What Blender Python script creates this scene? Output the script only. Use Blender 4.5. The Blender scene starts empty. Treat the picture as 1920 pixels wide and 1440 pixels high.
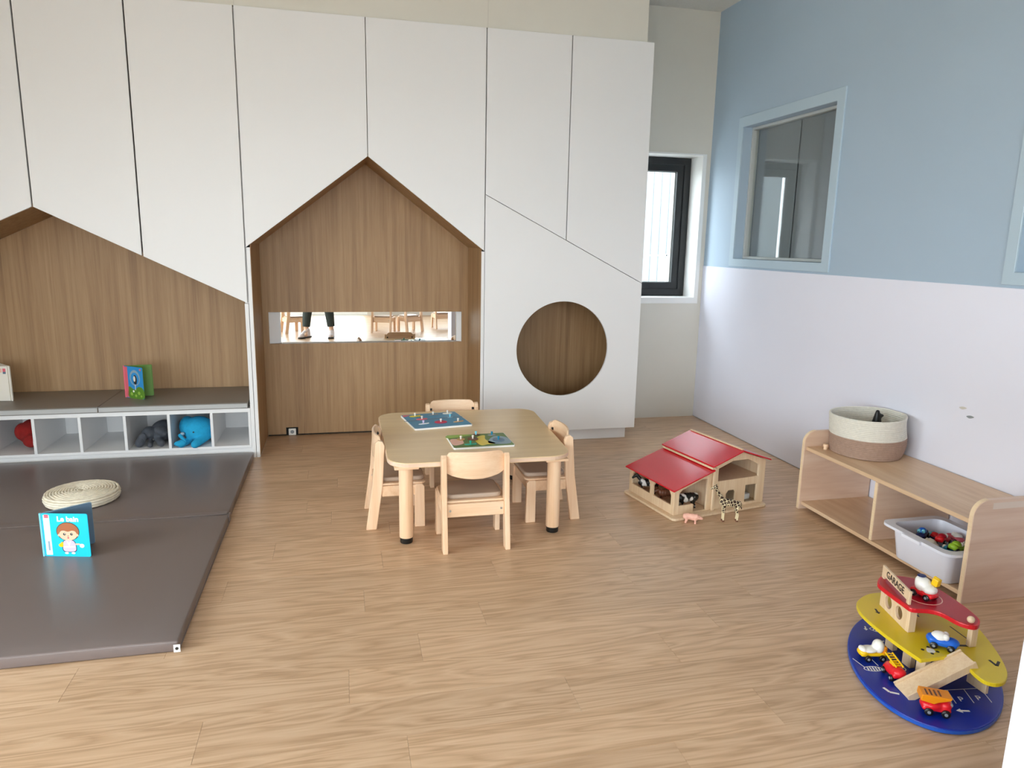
import bpy, bmesh, math, random
from mathutils import Vector, Matrix, Euler
random.seed(7)
R = math.radians
PI = math.pi
sc = bpy.context.scene
COL = sc.collection

# ------------------------------------------------------------------ camera
F, YAW, PITCH, ROLL, H = 1344.49, 0.234506, 0.194340, -0.019257, 1.5
cyw, syw, cp, sp = math.cos(YAW), math.sin(YAW), math.cos(PITCH), math.sin(PITCH)
fw = Vector((syw * cp, cyw * cp, -sp)); rt = Vector((cyw, -syw, 0)); dn = fw.cross(rt)
cr, sr = math.cos(ROLL), math.sin(ROLL)
r2 = cr * rt + sr * dn; d2 = -sr * rt + cr * dn
cam = bpy.data.cameras.new('camera'); cam_o = bpy.data.objects.new('camera', cam); COL.objects.link(cam_o)
cam.sensor_fit = 'HORIZONTAL'; cam.sensor_width = 36.0; cam.lens = F / 1920 * 36.0
cam.clip_start = 0.02; cam.clip_end = 200
cam_o.matrix_world = Matrix(((r2.x, -d2.x, -fw.x, 0), (r2.y, -d2.y, -fw.y, 0), (r2.z, -d2.z, -fw.z, H), (0, 0, 0, 1)))
sc.camera = cam_o

# ------------------------------------------------------------------ sky, exposure
w = bpy.data.worlds.new('overcast_sky'); sc.world = w; w.use_nodes = True
bg = w.node_tree.nodes['Background']
bg.inputs['Color'].default_value = (0.88, 0.945, 1.0, 1); bg.inputs['Strength'].default_value = 7.0
sc.view_settings.view_transform = 'Standard'; sc.view_settings.look = 'None'
sc.view_settings.gamma = 1.0; sc.view_settings.use_curve_mapping = False
sc.view_settings.exposure = 0.95
sc.cycles.use_denoising = True
sc.cycles.max_bounces = 10; sc.cycles.diffuse_bounces = 5; sc.cycles.glossy_bounces = 5
sc.cycles.transparent_max_bounces = 10; sc.cycles.sample_clamp_indirect = 6.0
sc.cycles.caustics_reflective = False; sc.cycles.caustics_refractive = False

ROOM_X0, ROOM_X1, ROOM_Y0, ROOM_Y1, ROOM_Z = -3.35, 3.06, -3.5, 5.75, 3.37
def portal(name, loc, rot, sx, sy):
    l = bpy.data.lights.new(name, 'AREA'); l.shape = 'RECTANGLE'; l.size = sx; l.size_y = sy
    l.cycles.is_portal = True
    o = bpy.data.objects.new(name, l); COL.objects.link(o); o.location = loc; o.rotation_euler = rot
LW = [(-2.9, -1.3), (-0.95, 0.75), (1.1, 2.8)]      # glazed openings in the left wall
for a, b in LW:
    portal('sky_portal', (ROOM_X0 - .3, (a + b) / 2, 1.17), (0, -PI / 2, 0), 2.2, b - a)
portal('sky_portal', (-1.15, ROOM_Y0 - .3, 1.25), (PI / 2, 0, 0), 3.3, 2.5)
portal('sky_portal', (1.9, ROOM_Y0 - .3, 1.6), (PI / 2, 0, 0), 2.0, 1.7)  # opening of the added window in the wall behind the camera
portal('sky_portal', (2.6, ROOM_Y1 + .45, 1.65), (-PI / 2, 0, 0), .8, 1.25)

# ------------------------------------------------------------------ materials
MATS = {}
def rgb(h):
    h = h.lstrip('#'); c = [int(h[i:i + 2], 16) / 255 for i in (0, 2, 4)]
    return tuple(x / 12.92 if x <= .04045 else ((x + .055) / 1.055) ** 2.4 for x in c) + (1,)
class NT:
    def __init__(s, name):
        s.m = bpy.data.materials.new(name); s.m.use_nodes = True; s.t = s.m.node_tree
        s.p = s.t.nodes['Principled BSDF']; MATS[name] = s.m
    def n(s, typ, **kw):
        nd = s.t.nodes.new(typ)
        for k, v in kw.items():
            if hasattr(nd, k): setattr(nd, k, v)
            else: nd.inputs[k].default_value = v
        return nd
    def l(s, a, b): s.t.links.new(a, b)
    def ramp(s, stops, fac):
        nd = s.n('ShaderNodeValToRGB'); e = nd.color_ramp.elements
        while len(e) < len(stops): e.new(.5)
        for el, (p, c) in zip(e, stops): el.position = p; el.color = c
        s.l(fac, nd.inputs['Fac']); return nd
def flat(name, col, rough=.5, spec=.5, metal=0, bump=0, bscale=200, var=0, vscale=3, trans=0, coat=0):
    g = NT(name); c = rgb(col) if isinstance(col, str) else col
    g.p.inputs['Base Color'].default_value = c; g.p.inputs['Roughness'].default_value = rough
    g.p.inputs['Specular IOR Level'].default_value = spec; g.p.inputs['Metallic'].default_value = metal
    g.p.inputs['Coat Weight'].default_value = coat
    if trans:
        g.p.inputs['Subsurface Weight'].default_value = trans; g.p.inputs['Subsurface Radius'].default_value = (.02, .02, .02)
    if var or bump: tc = g.n('ShaderNodeTexCoord')
    if var:
        nz = g.n('ShaderNodeTexNoise', Scale=vscale, Detail=5.0); g.l(tc.outputs['Object'], nz.inputs['Vector'])
        lo = tuple(x * (1 - var) for x in c[:3]) + (1,); hi = tuple(min(1, x * (1 + var)) for x in c[:3]) + (1,)
        rp = g.ramp([(.3, lo), (.7, hi)], nz.outputs['Fac']); g.l(rp.outputs['Color'], g.p.inputs['Base Color'])
    if bump:
        nb = g.n('ShaderNodeTexNoise', Scale=bscale, Detail=3.0); g.l(tc.outputs['Object'], nb.inputs['Vector'])
        bp = g.n('ShaderNodeBump', Strength=bump, Distance=.004); g.l(nb.outputs['Fac'], bp.inputs['Height']); g.l(bp.outputs['Normal'], g.p.inputs['Normal'])
    return g.m
def wood(name, axis, dark, mid, light, across=9.0, along=.7, rings=7.0, fib=160.0, rough=.45, randomise=True, tone=.0, bump=.06, ringmix=.5, spec=.5):
    """grain running along one object axis; contour rings, streaks and fine fibres"""
    g = NT(name); tc = g.n('ShaderNodeTexCoord'); vec = tc.outputs['Object']
    oi = g.n('ShaderNodeObjectInfo')
    if randomise:
        ml = g.n('ShaderNodeMath', operation='MULTIPLY'); ml.inputs[1].default_value = 37.0; g.l(oi.outputs['Random'], ml.inputs[0])
        cb = g.n('ShaderNodeCombineXYZ'); [g.l(ml.outputs[0], cb.inputs[i]) for i in range(3)]
        ad = g.n('ShaderNodeVectorMath', operation='ADD'); g.l(vec, ad.inputs[0]); g.l(cb.outputs[0], ad.inputs[1]); vec = ad.outputs[0]
    def noise(sa, sx, det, dist=0.0, rgh=.55):
        s = [sx] * 3; s[axis] = sa
        mp = g.n('ShaderNodeMapping'); mp.inputs['Scale'].default_value = s; g.l(vec, mp.inputs['Vector'])
        nz = g.n('ShaderNodeTexNoise', Scale=1.0, Detail=det, Distortion=dist, Roughness=rgh); g.l(mp.outputs[0], nz.inputs['Vector']); return nz.outputs['Fac']
    base = noise(along, across, 3.0, .35)
    mu = g.n('ShaderNodeMath', operation='MULTIPLY'); mu.inputs[1].default_value = rings; g.l(base, mu.inputs[0])
    pp = g.n('ShaderNodeMath', operation='PINGPONG'); pp.inputs[1].default_value = .5; g.l(mu.outputs[0], pp.inputs[0])
    m2 = g.n('ShaderNodeMath', operation='MULTIPLY'); m2.inputs[1].default_value = 2.0; g.l(pp.outputs[0], m2.inputs[0])
    streak = noise(along * .6, across * 3.5, 5.0, .1, .65)
    mx = g.n('ShaderNodeMix'); mx.inputs[0].default_value = 1 - ringmix; g.l(m2.outputs[0], mx.inputs[2]); g.l(streak, mx.inputs[3])
    fibre = noise(fib * .03, fib, 3.0)
    mf = g.n('ShaderNodeMix'); mf.inputs[0].default_value = .28; g.l(mx.outputs[0], mf.inputs[2]); g.l(fibre, mf.inputs[3])
    rp = g.ramp([(.2, rgb(dark)), (.48, rgb(mid)), (.8, rgb(light))], mf.outputs[0])
    out = rp.outputs['Color']
    if tone:
        mr = g.n('ShaderNodeMapRange'); mr.inputs[3].default_value = 1 - tone; mr.inputs[4].default_value = 1 + tone * .6; g.l(oi.outputs['Random'], mr.inputs[0])
        hs = g.n('ShaderNodeHueSaturation'); g.l(mr.outputs[0], hs.inputs['Value']); g.l(out, hs.inputs['Color']); out = hs.outputs['Color']
    g.l(out, g.p.inputs['Base Color']); g.p.inputs['Roughness'].default_value = rough; g.p.inputs['Specular IOR Level'].default_value = spec
    if bump:
        bp = g.n('ShaderNodeBump', Strength=bump, Distance=.002); g.l(mf.outputs[0], bp.inputs['Height']); g.l(bp.outputs['Normal'], g.p.inputs['Normal'])
    return g.m
def glass(name, tint=(.96, .98, .98, 1), refl=1.0):
    g = NT(name); g.t.nodes.remove(g.p)
    tr = g.n('ShaderNodeBsdfTransparent', Color=tint); gl = g.n('ShaderNodeBsdfGlossy', Roughness=0.0)
    ge = g.n('ShaderNodeNewGeometry'); ior = g.n('ShaderNodeMapRange'); ior.inputs[3].default_value = 1.5; ior.inputs[4].default_value = 1 / 1.5; g.l(ge.outputs['Backfacing'], ior.inputs[0])
    fr = g.n('ShaderNodeFresnel'); g.l(ior.outputs[0], fr.inputs['IOR']); mu = g.n('ShaderNodeMath', operation='MULTIPLY'); mu.inputs[1].default_value = refl; g.l(fr.outputs[0], mu.inputs[0])
    mx = g.n('ShaderNodeMixShader'); g.l(mu.outputs[0], mx.inputs[0]); g.l(tr.outputs[0], mx.inputs[1]); g.l(gl.outputs[0], mx.inputs[2])
    g.l(mx.outputs[0], g.t.nodes['Material Output'].inputs['Surface']); return g.m
def patches(name, c1, c2, scale, thr, rough=.4, soft=.02, vor=False, pale=0):
    g = NT(name); tc = g.n('ShaderNodeTexCoord')
    if vor:
        nz = g.n('ShaderNodeTexVoronoi', feature='DISTANCE_TO_EDGE', Scale=scale); out = nz.outputs['Distance']
    else:
        nz = g.n('ShaderNodeTexNoise', Scale=scale, Detail=1.0); out = nz.outputs['Fac']
    g.l(tc.outputs['Object'], nz.inputs['Vector'])
    rp = g.ramp([(thr - soft, rgb(c1)), (thr + soft, rgb(c2))], out)
    out = rp.outputs['Color']
    if pale:
        sx = g.n('ShaderNodeSeparateXYZ'); g.l(tc.outputs['Object'], sx.inputs[0]); lt = g.n('ShaderNodeMath', operation='LESS_THAN'); lt.inputs[1].default_value = pale; g.l(sx.outputs['Z'], lt.inputs[0])
        mx = g.n('ShaderNodeMix', data_type='RGBA'); g.l(lt.outputs[0], mx.inputs[0]); g.l(out, mx.inputs[6]); mx.inputs[7].default_value = rgb(c1); out = mx.outputs[2]
    g.l(out, g.p.inputs['Base Color']); g.p.inputs['Roughness'].default_value = rough; return g.m

flat('panel_white', '#e8e7e7', .42, var=.012, vscale=.8)
flat('wall_white', '#eaebf8', .5, var=.012, vscale=1.2)
flat('wall_cream', '#dcd8ce', .7, var=.015)
flat('wall_blue', '#acc0d2', .55, var=.012, vscale=1.5)
flat('frame_blue', '#b6cad8', .45)
flat('ceiling_tile', '#e4e2dc', .9, bump=.5, bscale=160, var=.03, vscale=90)
flat('black_frame', '#15171a', .35)
flat('white_frame', '#eeeeec', .4)
flat('grey_blind', '#8f9296', .75, var=.04, vscale=2)
flat('skirting', '#cfcac2', .5)
flat('concrete', '#b5b3ae', .9, var=.1)
flat('cladding', '#70777b', .5, var=.03)
wood('oak_laminate', 2, '#805f3f', '#9f7c56', '#b5946c', across=13, along=.45, rings=3.0, ringmix=.3, rough=.5, randomise=False, fib=240, bump=.02)
wood('floor_oak', 0, '#aa8866', '#cba886', '#dec0a0', across=8.0, along=.8, rings=11.0, ringmix=.40, rough=.34, tone=.07, fib=230, bump=.05, spec=.5)
wood('birch', 2, '#d8ad84', '#e9c4a0', '#f4d9bc', across=10, along=.8, rings=3, ringmix=.3, rough=.35, fib=200, bump=.02)
wood('birch_x', 0, '#d8ad84', '#e9c4a0', '#f4d9bc', across=10, along=.8, rings=3, ringmix=.3, rough=.35, fib=200, bump=.02)
wood('table_beech', 0, '#d8b98e', '#e4c79a', '#edd4aa', across=9, along=.6, rings=2.5, ringmix=.25, rough=.32, fib=230, bump=.015)
wood('ply_y', 1, '#c8a27c', '#d8b692', '#e4c8a8', across=8, along=.7, rings=4, ringmix=.35, rough=.35, fib=200, bump=.02)
wood('ply_x', 0, '#d4b097', '#e2c4ac', '#ecd4c0', across=7, along=.9, rings=4, ringmix=.35, rough=.38, fib=200, bump=.02)
wood('ply_edge', 1, '#d6b085', '#ecd0aa', '#f8e4c6', across=220, along=1.5, rings=1, ringmix=.1, rough=.45, fib=200, bump=.02)
wood('toy_wood', 2, '#d8b68f', '#e6ccaa', '#f0dcc0', across=30, along=2, rings=2, ringmix=.25, rough=.45, fib=300, bump=.02)
flat('taupe_vinyl', '#756966', .33, var=.03, vscale=2, bump=.08, bscale=350)
flat('seat_vinyl', '#b5a08e', .45, var=.04, bump=.08, bscale=300)
flat('bench_vinyl', '#857f78', .42, var=.03, vscale=2, bump=.08, bscale=300)
flat('bench_vinyl_lit', '#b4b4b3', .5, var=.02, vscale=4)  # bench vinyl made paler, light on the cushion front put into the colour
flat('straw_dark', '#a5916c', .9)
flat('sash_grey', '#c2c6c4', .45)
flat('label_tan', '#e9d8c8', .5)
flat('black_plastic', '#121314', .4)
flat('dark_gap', '#151210', .8)
flat('white_plastic', '#eceae4', .35)
flat('white_tray', '#eceefa', .3, trans=.15)
flat('mirror_silver', (.78, .78, .76, 1), .0, metal=1.0)
flat('steel', '#b8b4ae', .3, metal=1)
flat('straw', '#efe5d0', .8, var=.1, vscale=40, bump=.4, bscale=260)
flat('rope_cream', '#e8e5da', .85, var=.05, vscale=60, bump=.5, bscale=240)
flat('rope_brown', '#ad9180', .85, var=.08, vscale=60, bump=.5, bscale=240)
for n, c in dict(red='#d01826', deep_red='#b01028', toy_red='#e01a26', yellow='#e0c51e', toy_yellow='#f2c413', orange='#f0930f', blue='#0a2c9c', blue_edge='#1a55b8', car_blue='#1668d8', navy='#12205e', toy_white='#f2f0ea', toy_black='#161415', grey='#8d9296', teal='#1b8bb0', lime='#8db52c', pink='#eebbaa', white='#f4f4f2', cyan='#10c4ea', cyan_light='#7fd4ea', lilac='#cfc2e4', hair='#a9643e', skin='#f0c4a4', ink='#2b2622', magenta='#c8204e', paper='#efe9de', grass='#5d8a2c', grass_light='#94b84a', sky_print='#2f8fd0', rose='#e06878', mint='#2ea58c', puzzle_blue='#4c93b8', puzzle_green='#5f7d3a', brown='#6d4026', tan='#c89a66', steel_blue='#8fa8b8', dust_blue='#5f7a92').items():
    flat(n, c, .32 if n.startswith(('toy', 'red', 'deep', 'yellow', 'blue', 'car', 'orange')) else .45)
flat('barn_red', '#cf1226', .2, spec=.8)
flat('plush_blue', '#20a5d4', .9, var=.1, vscale=30, bump=.8, bscale=220)
flat('plush_grey', '#4c5058', .95, var=.15, vscale=30, bump=.8, bscale=220)
flat('plush_red', '#8e1a16', .95, var=.12, vscale=30, bump=.8, bscale=220)
flat('trouser_cloth', '#3c4440', .9, var=.08, vscale=30, bump=.3)
flat('jumper_cloth', '#5a6068', .9, var=.08, vscale=20, bump=.3)
flat('shoe_white', '#e6dcdc', .6, var=.03, vscale=20)
flat('hair_dark', '#3a2a20', .7, bump=.6, bscale=90)
patches('cow_hide', '#15130f', '#efece6', 16, .5)
patches('brown_hide', '#6a3e28', '#e7ded2', 16, .62)
patches('giraffe_hide', '#ecdcb4', '#3b2415', 66, .075, soft=.02, vor=True, pale=.052)
flat('pig_skin', '#f0b8a4', .4)
glass('clear_glass'); glass('inner_glass', (.95, .97, .97, 1), 1.2)

# ------------------------------------------------------------------ builders
WL = {}
def put(name, me, mat, parent=None, smooth=False, local=False):
    """me holds world coordinates; a parent's own position is taken out again"""
    o = bpy.data.objects.new(name, me); COL.objects.link(o)
    for m in (mat if isinstance(mat, (list, tuple)) else [mat]): me.materials.append(MATS[m])
    if parent:
        o.parent = parent
        if not local: me.transform(Matrix.Translation(-WL[parent.name]))
        WL[o.name] = WL[parent.name].copy()
    else: WL[o.name] = Vector()
    if smooth: me.polygons.foreach_set('use_smooth', [True] * len(me.polygons))
    return o
def root(name, loc=(0, 0, 0)):
    o = bpy.data.objects.new(name, None); COL.objects.link(o); o.location = loc; o.empty_display_size = .05
    WL[o.name] = Vector(loc); return o
def tag(o, label, cat, group=None):
    o['label'] = label; o['category'] = cat
    if group: o['group'] = group
    return o
def struct(o, label=None):
    o['kind'] = 'structure'
    if label: o['label'] = label
    return o
def fin(bm, name='m', sharp=None):
    bmesh.ops.recalc_face_normals(bm, faces=bm.faces); me = bpy.data.meshes.new(name); bm.to_mesh(me); bm.free()
    if sharp: me.set_sharp_from_angle(angle=R(sharp))
    return me
def bev(bm, off, seg=2, ang=40):
    es = [e for e in bm.edges if len(e.link_faces) == 2 and e.calc_face_angle(0) > R(ang)]
    if off and es: bmesh.ops.bevel(bm, geom=es, offset=off, segments=seg, profile=.6, affect='EDGES', clamp_overlap=True)
def boxbm(a, b, bm=None, mat=None):
    bm = bm or bmesh.new()
    c = [(a[i] + b[i]) / 2 for i in range(3)]; s = [abs(b[i] - a[i]) for i in range(3)]
    M = Matrix.Translation(c) @ Matrix.Diagonal((*s, 1))
    if mat is not None: M = mat @ M
    bmesh.ops.create_cube(bm, size=1, matrix=M); return bm
def box(name, a, b, mat, parent=None, bevel=.002, seg=1, M=None, smooth=False):
    bm = boxbm(a, b, None, M); bev(bm, bevel, seg)
    me = fin(bm, name, 35 if smooth else None); return put(name, me, mat, parent, smooth)
def boxes(name, lst, mat, parent=None, bevel=.001):
    bm = bmesh.new()
    for a, b in lst: boxbm(a, b, bm)
    bev(bm, bevel, 1); return put(name, fin(bm, name), mat, parent)
AX = {'z': lambda p, d: (p[0], p[1], d), 'y': lambda p, d: (p[0], d, p[1]), 'x': lambda p, d: (d, p[0], p[1])}
def platebm(outer, holes, axis, d0, d1, bevel=0, seg=1, M=None):
    bm = bmesh.new(); es = []
    for lp in [outer] + list(holes):
        vs = [bm.verts.new(AX[axis](p, d0)) for p in lp]
        es += [bm.edges.new((vs[i], vs[(i + 1) % len(vs)])) for i in range(len(vs))]
    if holes: bmesh.ops.triangle_fill(bm, use_beauty=True, use_dissolve=False, edges=es)
    else: bm.faces.new(bm.verts[:])
    if holes: bmesh.ops.dissolve_limit(bm, angle_limit=.01, verts=bm.verts, edges=bm.edges)
    r = bmesh.ops.extrude_face_region(bm, geom=bm.faces[:])
    dv = Vector(AX[axis]((0, 0), d1 - d0)); bmesh.ops.translate(bm, vec=dv, verts=[v for v in r['geom'] if isinstance(v, bmesh.types.BMVert)])
    bmesh.ops.recalc_face_normals(bm, faces=bm.faces)
    bev(bm, bevel, seg, 50)
    if M is not None: bmesh.ops.transform(bm, matrix=M, verts=bm.verts)
    return bm
def plate(name, outer, axis, d0, d1, mat, parent=None, holes=(), bevel=0, seg=1, M=None, smooth=False):
    bm = platebm(outer, holes, axis, d0, d1, bevel, seg, M)
    return put(name, fin(bm, name, 35 if smooth else None), mat, parent, smooth)
def circ(cx, cy, r, n=48, ry=None, rot=0, a0=0, a1=2 * PI):
    ry = r if ry is None else ry; c, s = math.cos(rot), math.sin(rot); out = []
    full = abs(a1 - a0 - 2 * PI) < 1e-6
    for i in range(n if full else n + 1):
        t = a0 + (a1 - a0) * i / n; x, y = r * math.cos(t), ry * math.sin(t); out.append((cx + c * x - s * y, cy + s * x + c * y))
    return out
def rrect(x0, x1, y0, y1, r, n=6):
    out = []
    for cx, cy, a in ((x1 - r, y1 - r, 0), (x0 + r, y1 - r, 90), (x0 + r, y0 + r, 180), (x1 - r, y0 + r, 270)):
        out += [(cx + r * math.cos(R(a + 90 * i / n)), cy + r * math.sin(R(a + 90 * i / n))) for i in range(n + 1)]
    return out
def catmull(P, n=5):
    out = []
    for i in range(len(P)):
        a, b, c, d = [Vector(P[(i + k) % len(P)]) for k in (-1, 0, 1, 2)]
        for j in range(n):
            t = j / n; out.append(tuple(.5 * (2 * b + (c - a) * t + (2 * a - 5 * b + 4 * c - d) * t * t + (3 * b - a - 3 * c + d) * t ** 3)))
    return out
def lathebm(prof, n=32, bm=None, M=None):
    bm = bm or bmesh.new(); rings = []
    for r, z in prof: rings.append([bm.verts.new((r * math.cos(2 * PI * i / n), r * math.sin(2 * PI * i / n), z)) for i in range(n)] if r > 1e-6 else [bm.verts.new((0, 0, z))])
    for A, B in zip(rings, rings[1:]):
        for i in range(n):
            q = [A[i % len(A)], A[(i + 1) % len(A)], B[(i + 1) % len(B)], B[i % len(B)]]; q = list(dict.fromkeys(q))
            if len(q) > 2: bm.faces.new(q)
    if len(rings[0]) > 1: bm.faces.new(rings[0][::-1])
    if len(rings[-1]) > 1: bm.faces.new(rings[-1])
    if M is not None: bmesh.ops.transform(bm, matrix=M, verts=[v for r in rings for v in r])
    return bm
def lathe(name, prof, mat, parent=None, n=32, M=None, sharp=40):
    return put(name, fin(lathebm(prof, n, None, M), name, sharp), mat, parent, True)
def tubebm(pts, rad, n=10, bm=None, closed=False):
    bm = bm or bmesh.new(); pts = [Vector(p) for p in pts]; rings = []; N = len(pts)
    up = None
    for i, p in enumerate(pts):
        a = pts[(i - 1) % N] if (closed or i) else p; b = pts[(i + 1) % N] if (closed or i < N - 1) else p
        t = (b - a).normalized()
        if up is None: up = t.orthogonal().normalized()
        up = (up - t * up.dot(t)).normalized(); sd = t.cross(up)
        r = rad[i] if isinstance(rad, (list, tuple)) else rad
        rings.append([bm.verts.new(p + r * (math.cos(2 * PI * k / n) * up + math.sin(2 * PI * k / n) * sd)) for k in range(n)])
    for i in range(N if closed else N - 1):
        A, B = rings[i], rings[(i + 1) % N]
        for k in range(n): bm.faces.new((A[k], A[(k + 1) % n], B[(k + 1) % n], B[k]))
    if not closed: bm.faces.new(rings[0][::-1]); bm.faces.new(rings[-1])
    return bm
def tube(name, pts, rad, mat, parent=None, n=10, closed=False):
    return put(name, fin(tubebm(pts, rad, n, None, closed), name, 50), mat, parent, True)
def ball(bm, c, r, rot=None, sub=3):
    r = (r, r, r) if not isinstance(r, (list, tuple)) else r
    M = Matrix.Translation(c) @ (Euler(rot).to_matrix().to_4x4() if rot else Matrix()) @ Matrix.Diagonal((*r, 1))
    bmesh.ops.create_icosphere(bm, subdivisions=sub, radius=1, matrix=M)
def cone(bm, a, b, ra, rb, n=16):
    a, b = Vector(a), Vector(b); tubebm([a, b], [ra, rb], n, bm); ball(bm, a, ra, sub=2); ball(bm, b, rb, sub=2)
def fused(name, bm, voxel, mat, parent=None, smooth=6):
    """overlapping rounded shapes grown into one continuous surface"""
    me = bpy.data.meshes.new('t'); bm.to_mesh(me); bm.free(); o = bpy.data.objects.new('t', me); COL.objects.link(o)
    m = o.modifiers.new('r', 'REMESH'); m.mode = 'VOXEL'; m.voxel_size = voxel
    s = o.modifiers.new('s', 'SMOOTH'); s.iterations = smooth; s.factor = .5
    dg = bpy.context.evaluated_depsgraph_get(); new = bpy.data.meshes.new_from_object(o.evaluated_get(dg), depsgraph=dg)
    bpy.data.objects.remove(o); bpy.data.meshes.remove(me); new.materials.clear(); new.name = name
    return put(name, new, mat, parent, True)
def textmesh(s, size, depth=.0004, align='CENTER', bold=0.0):
    c = bpy.data.curves.new('t', 'FONT'); c.body = s; c.size = size; c.extrude = depth; c.align_x = align; c.align_y = 'CENTER'; c.offset = bold; c.resolution_u = 3
    o = bpy.data.objects.new('t', c); COL.objects.link(o); dg = bpy.context.evaluated_depsgraph_get()
    me = bpy.data.meshes.new_from_object(o.evaluated_get(dg), depsgraph=dg); bpy.data.objects.remove(o); bpy.data.curves.remove(c); me.materials.clear(); return me
def text(name, s, size, M, mat, parent, depth=.0004, bold=0.0):
    me = textmesh(s, size, depth, 'CENTER', bold); me.transform(M); return put(name, me, mat, parent)
def copy_tree(o, parent=None):
    c = o.copy(); COL.objects.link(c); c.parent = parent
    for ch in list(o.children): copy_tree(ch, c)
    return c
def frameM(o, ex, ey):
    """matrix whose x and y run along ex, ey from point o"""
    ex = Vector(ex).normalized(); ey = Vector(ey); ey = (ey - ex * ey.dot(ex)).normalized(); ez = ex.cross(ey)
    return Matrix(((ex.x, ey.x, ez.x, o[0]), (ex.y, ey.y, ez.y, o[1]), (ex.z, ey.z, ez.z, o[2]), (0, 0, 0, 1)))

# ================================================================== ROOM
fl = box('floor', (ROOM_X0, ROOM_Y0, -.12), (ROOM_X1, ROOM_Y1, -.004), 'dark_gap', None, 0); struct(fl, 'oak plank floor of the play room')
PW, PL = .197, 1.19
known = {1.783: .161, 1.98: -.46, 2.177: -.01, 2.374: .254, 2.571: .53, 2.768: .06, 3.162: .156}
pcache = {}
y = 1.98 - PW * 28
while y < ROOM_Y1 - .01:
    y0, y1 = max(y, ROOM_Y0), min(y + PW, ROOM_Y1)
    if y1 > ROOM_Y0 + .02:
        j = next((v for k, v in known.items() if abs(k - y) < .03), random.uniform(-.6, .6))
        x = j - PL * math.ceil((j - ROOM_X0) / PL)
        while x < ROOM_X1 - .01:
            x0, x1 = max(x, ROOM_X0), min(x + PL, ROOM_X1)
            if x1 - x0 > .02:
                key = (round(x1 - x0, 3), round(y1 - y0, 3))
                if key not in pcache:
                    L, W = key; bm = boxbm((-L / 2 + .0003, -W / 2 + .0003, -.004), (L / 2 - .0003, W / 2 - .0003, 0)); bev(bm, .0005, 1)
                    me = fin(bm, 'plank'); me.materials.append(MATS['floor_oak']); pcache[key] = me
                o = bpy.data.objects.new('plank', pcache[key]); COL.objects.link(o); o.parent = fl; o.location = ((x0 + x1) / 2, (y0 + y1) / 2, 0)
            x += PL
    y += PW

ce = box('ceiling', (ROOM_X0, ROOM_Y0, ROOM_Z), (ROOM_X1, ROOM_Y1, ROOM_Z + .12), 'ceiling_tile', None, 0); struct(ce)
def rect(a, b, c, d): return [(a, c), (b, c), (b, d), (a, d)]
# back wall with the small black window
WX0, WX1, WZ0, WZ1 = 2.24, 2.985, 1.061, 2.248
wb = plate('wall_back', rect(ROOM_X0 - .3, ROOM_X1 + .3, -.12, ROOM_Z + .12), 'y', ROOM_Y1, ROOM_Y1 + .35, 'wall_cream', None, [rect(WX0, WX1, WZ0, WZ1)]); struct(wb)
t1 = plate('trim_1', rect(WX0 - .036, WX1 + .036, WZ0 - .05, WZ1 + .012), 'y', ROOM_Y1 - .008, ROOM_Y1 + .2, 'white_frame', None, [rect(WX0 + .001, WX1 - .001, WZ0 + .001, WZ1 - .001)], bevel=.002); struct(t1, 'white casing around the small black window')
w1 = root('window_1', (2.6, 5.95, WZ0)); struct(w1, 'small black framed window beside the tall cabinet')
plate('frame', rect(WX0 + .001, WX1 - .001, WZ0 + .003, WZ1 - .003), 'y', 5.95, 6.02, 'black_frame', w1, [rect(WX0 + .06, WX1 - .06, WZ0 + .065, WZ1 - .06)], bevel=.003)
plate('sash', rect(WX0 + .05, WX1 - .05, WZ0 + .055, WZ1 - .05), 'y', 5.965, 6.03, 'black_frame', w1, [rect(WX0 + .118, WX1 - .118, WZ0 + .118, WZ1 - .115)], bevel=.003)
plate('spacer', rect(WX0 + .116, WX1 - .116, WZ0 + .116, WZ1 - .113), 'y', 6.0, 6.015, 'steel', w1, [rect(WX0 + .124, WX1 - .124, WZ0 + .124, WZ1 - .121)])
box('pane', (WX0 + .1, 5.992, WZ0 + .11), (WX1 - .1, 5.998, WZ1 - .105), 'clear_glass', w1, 0)
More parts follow.
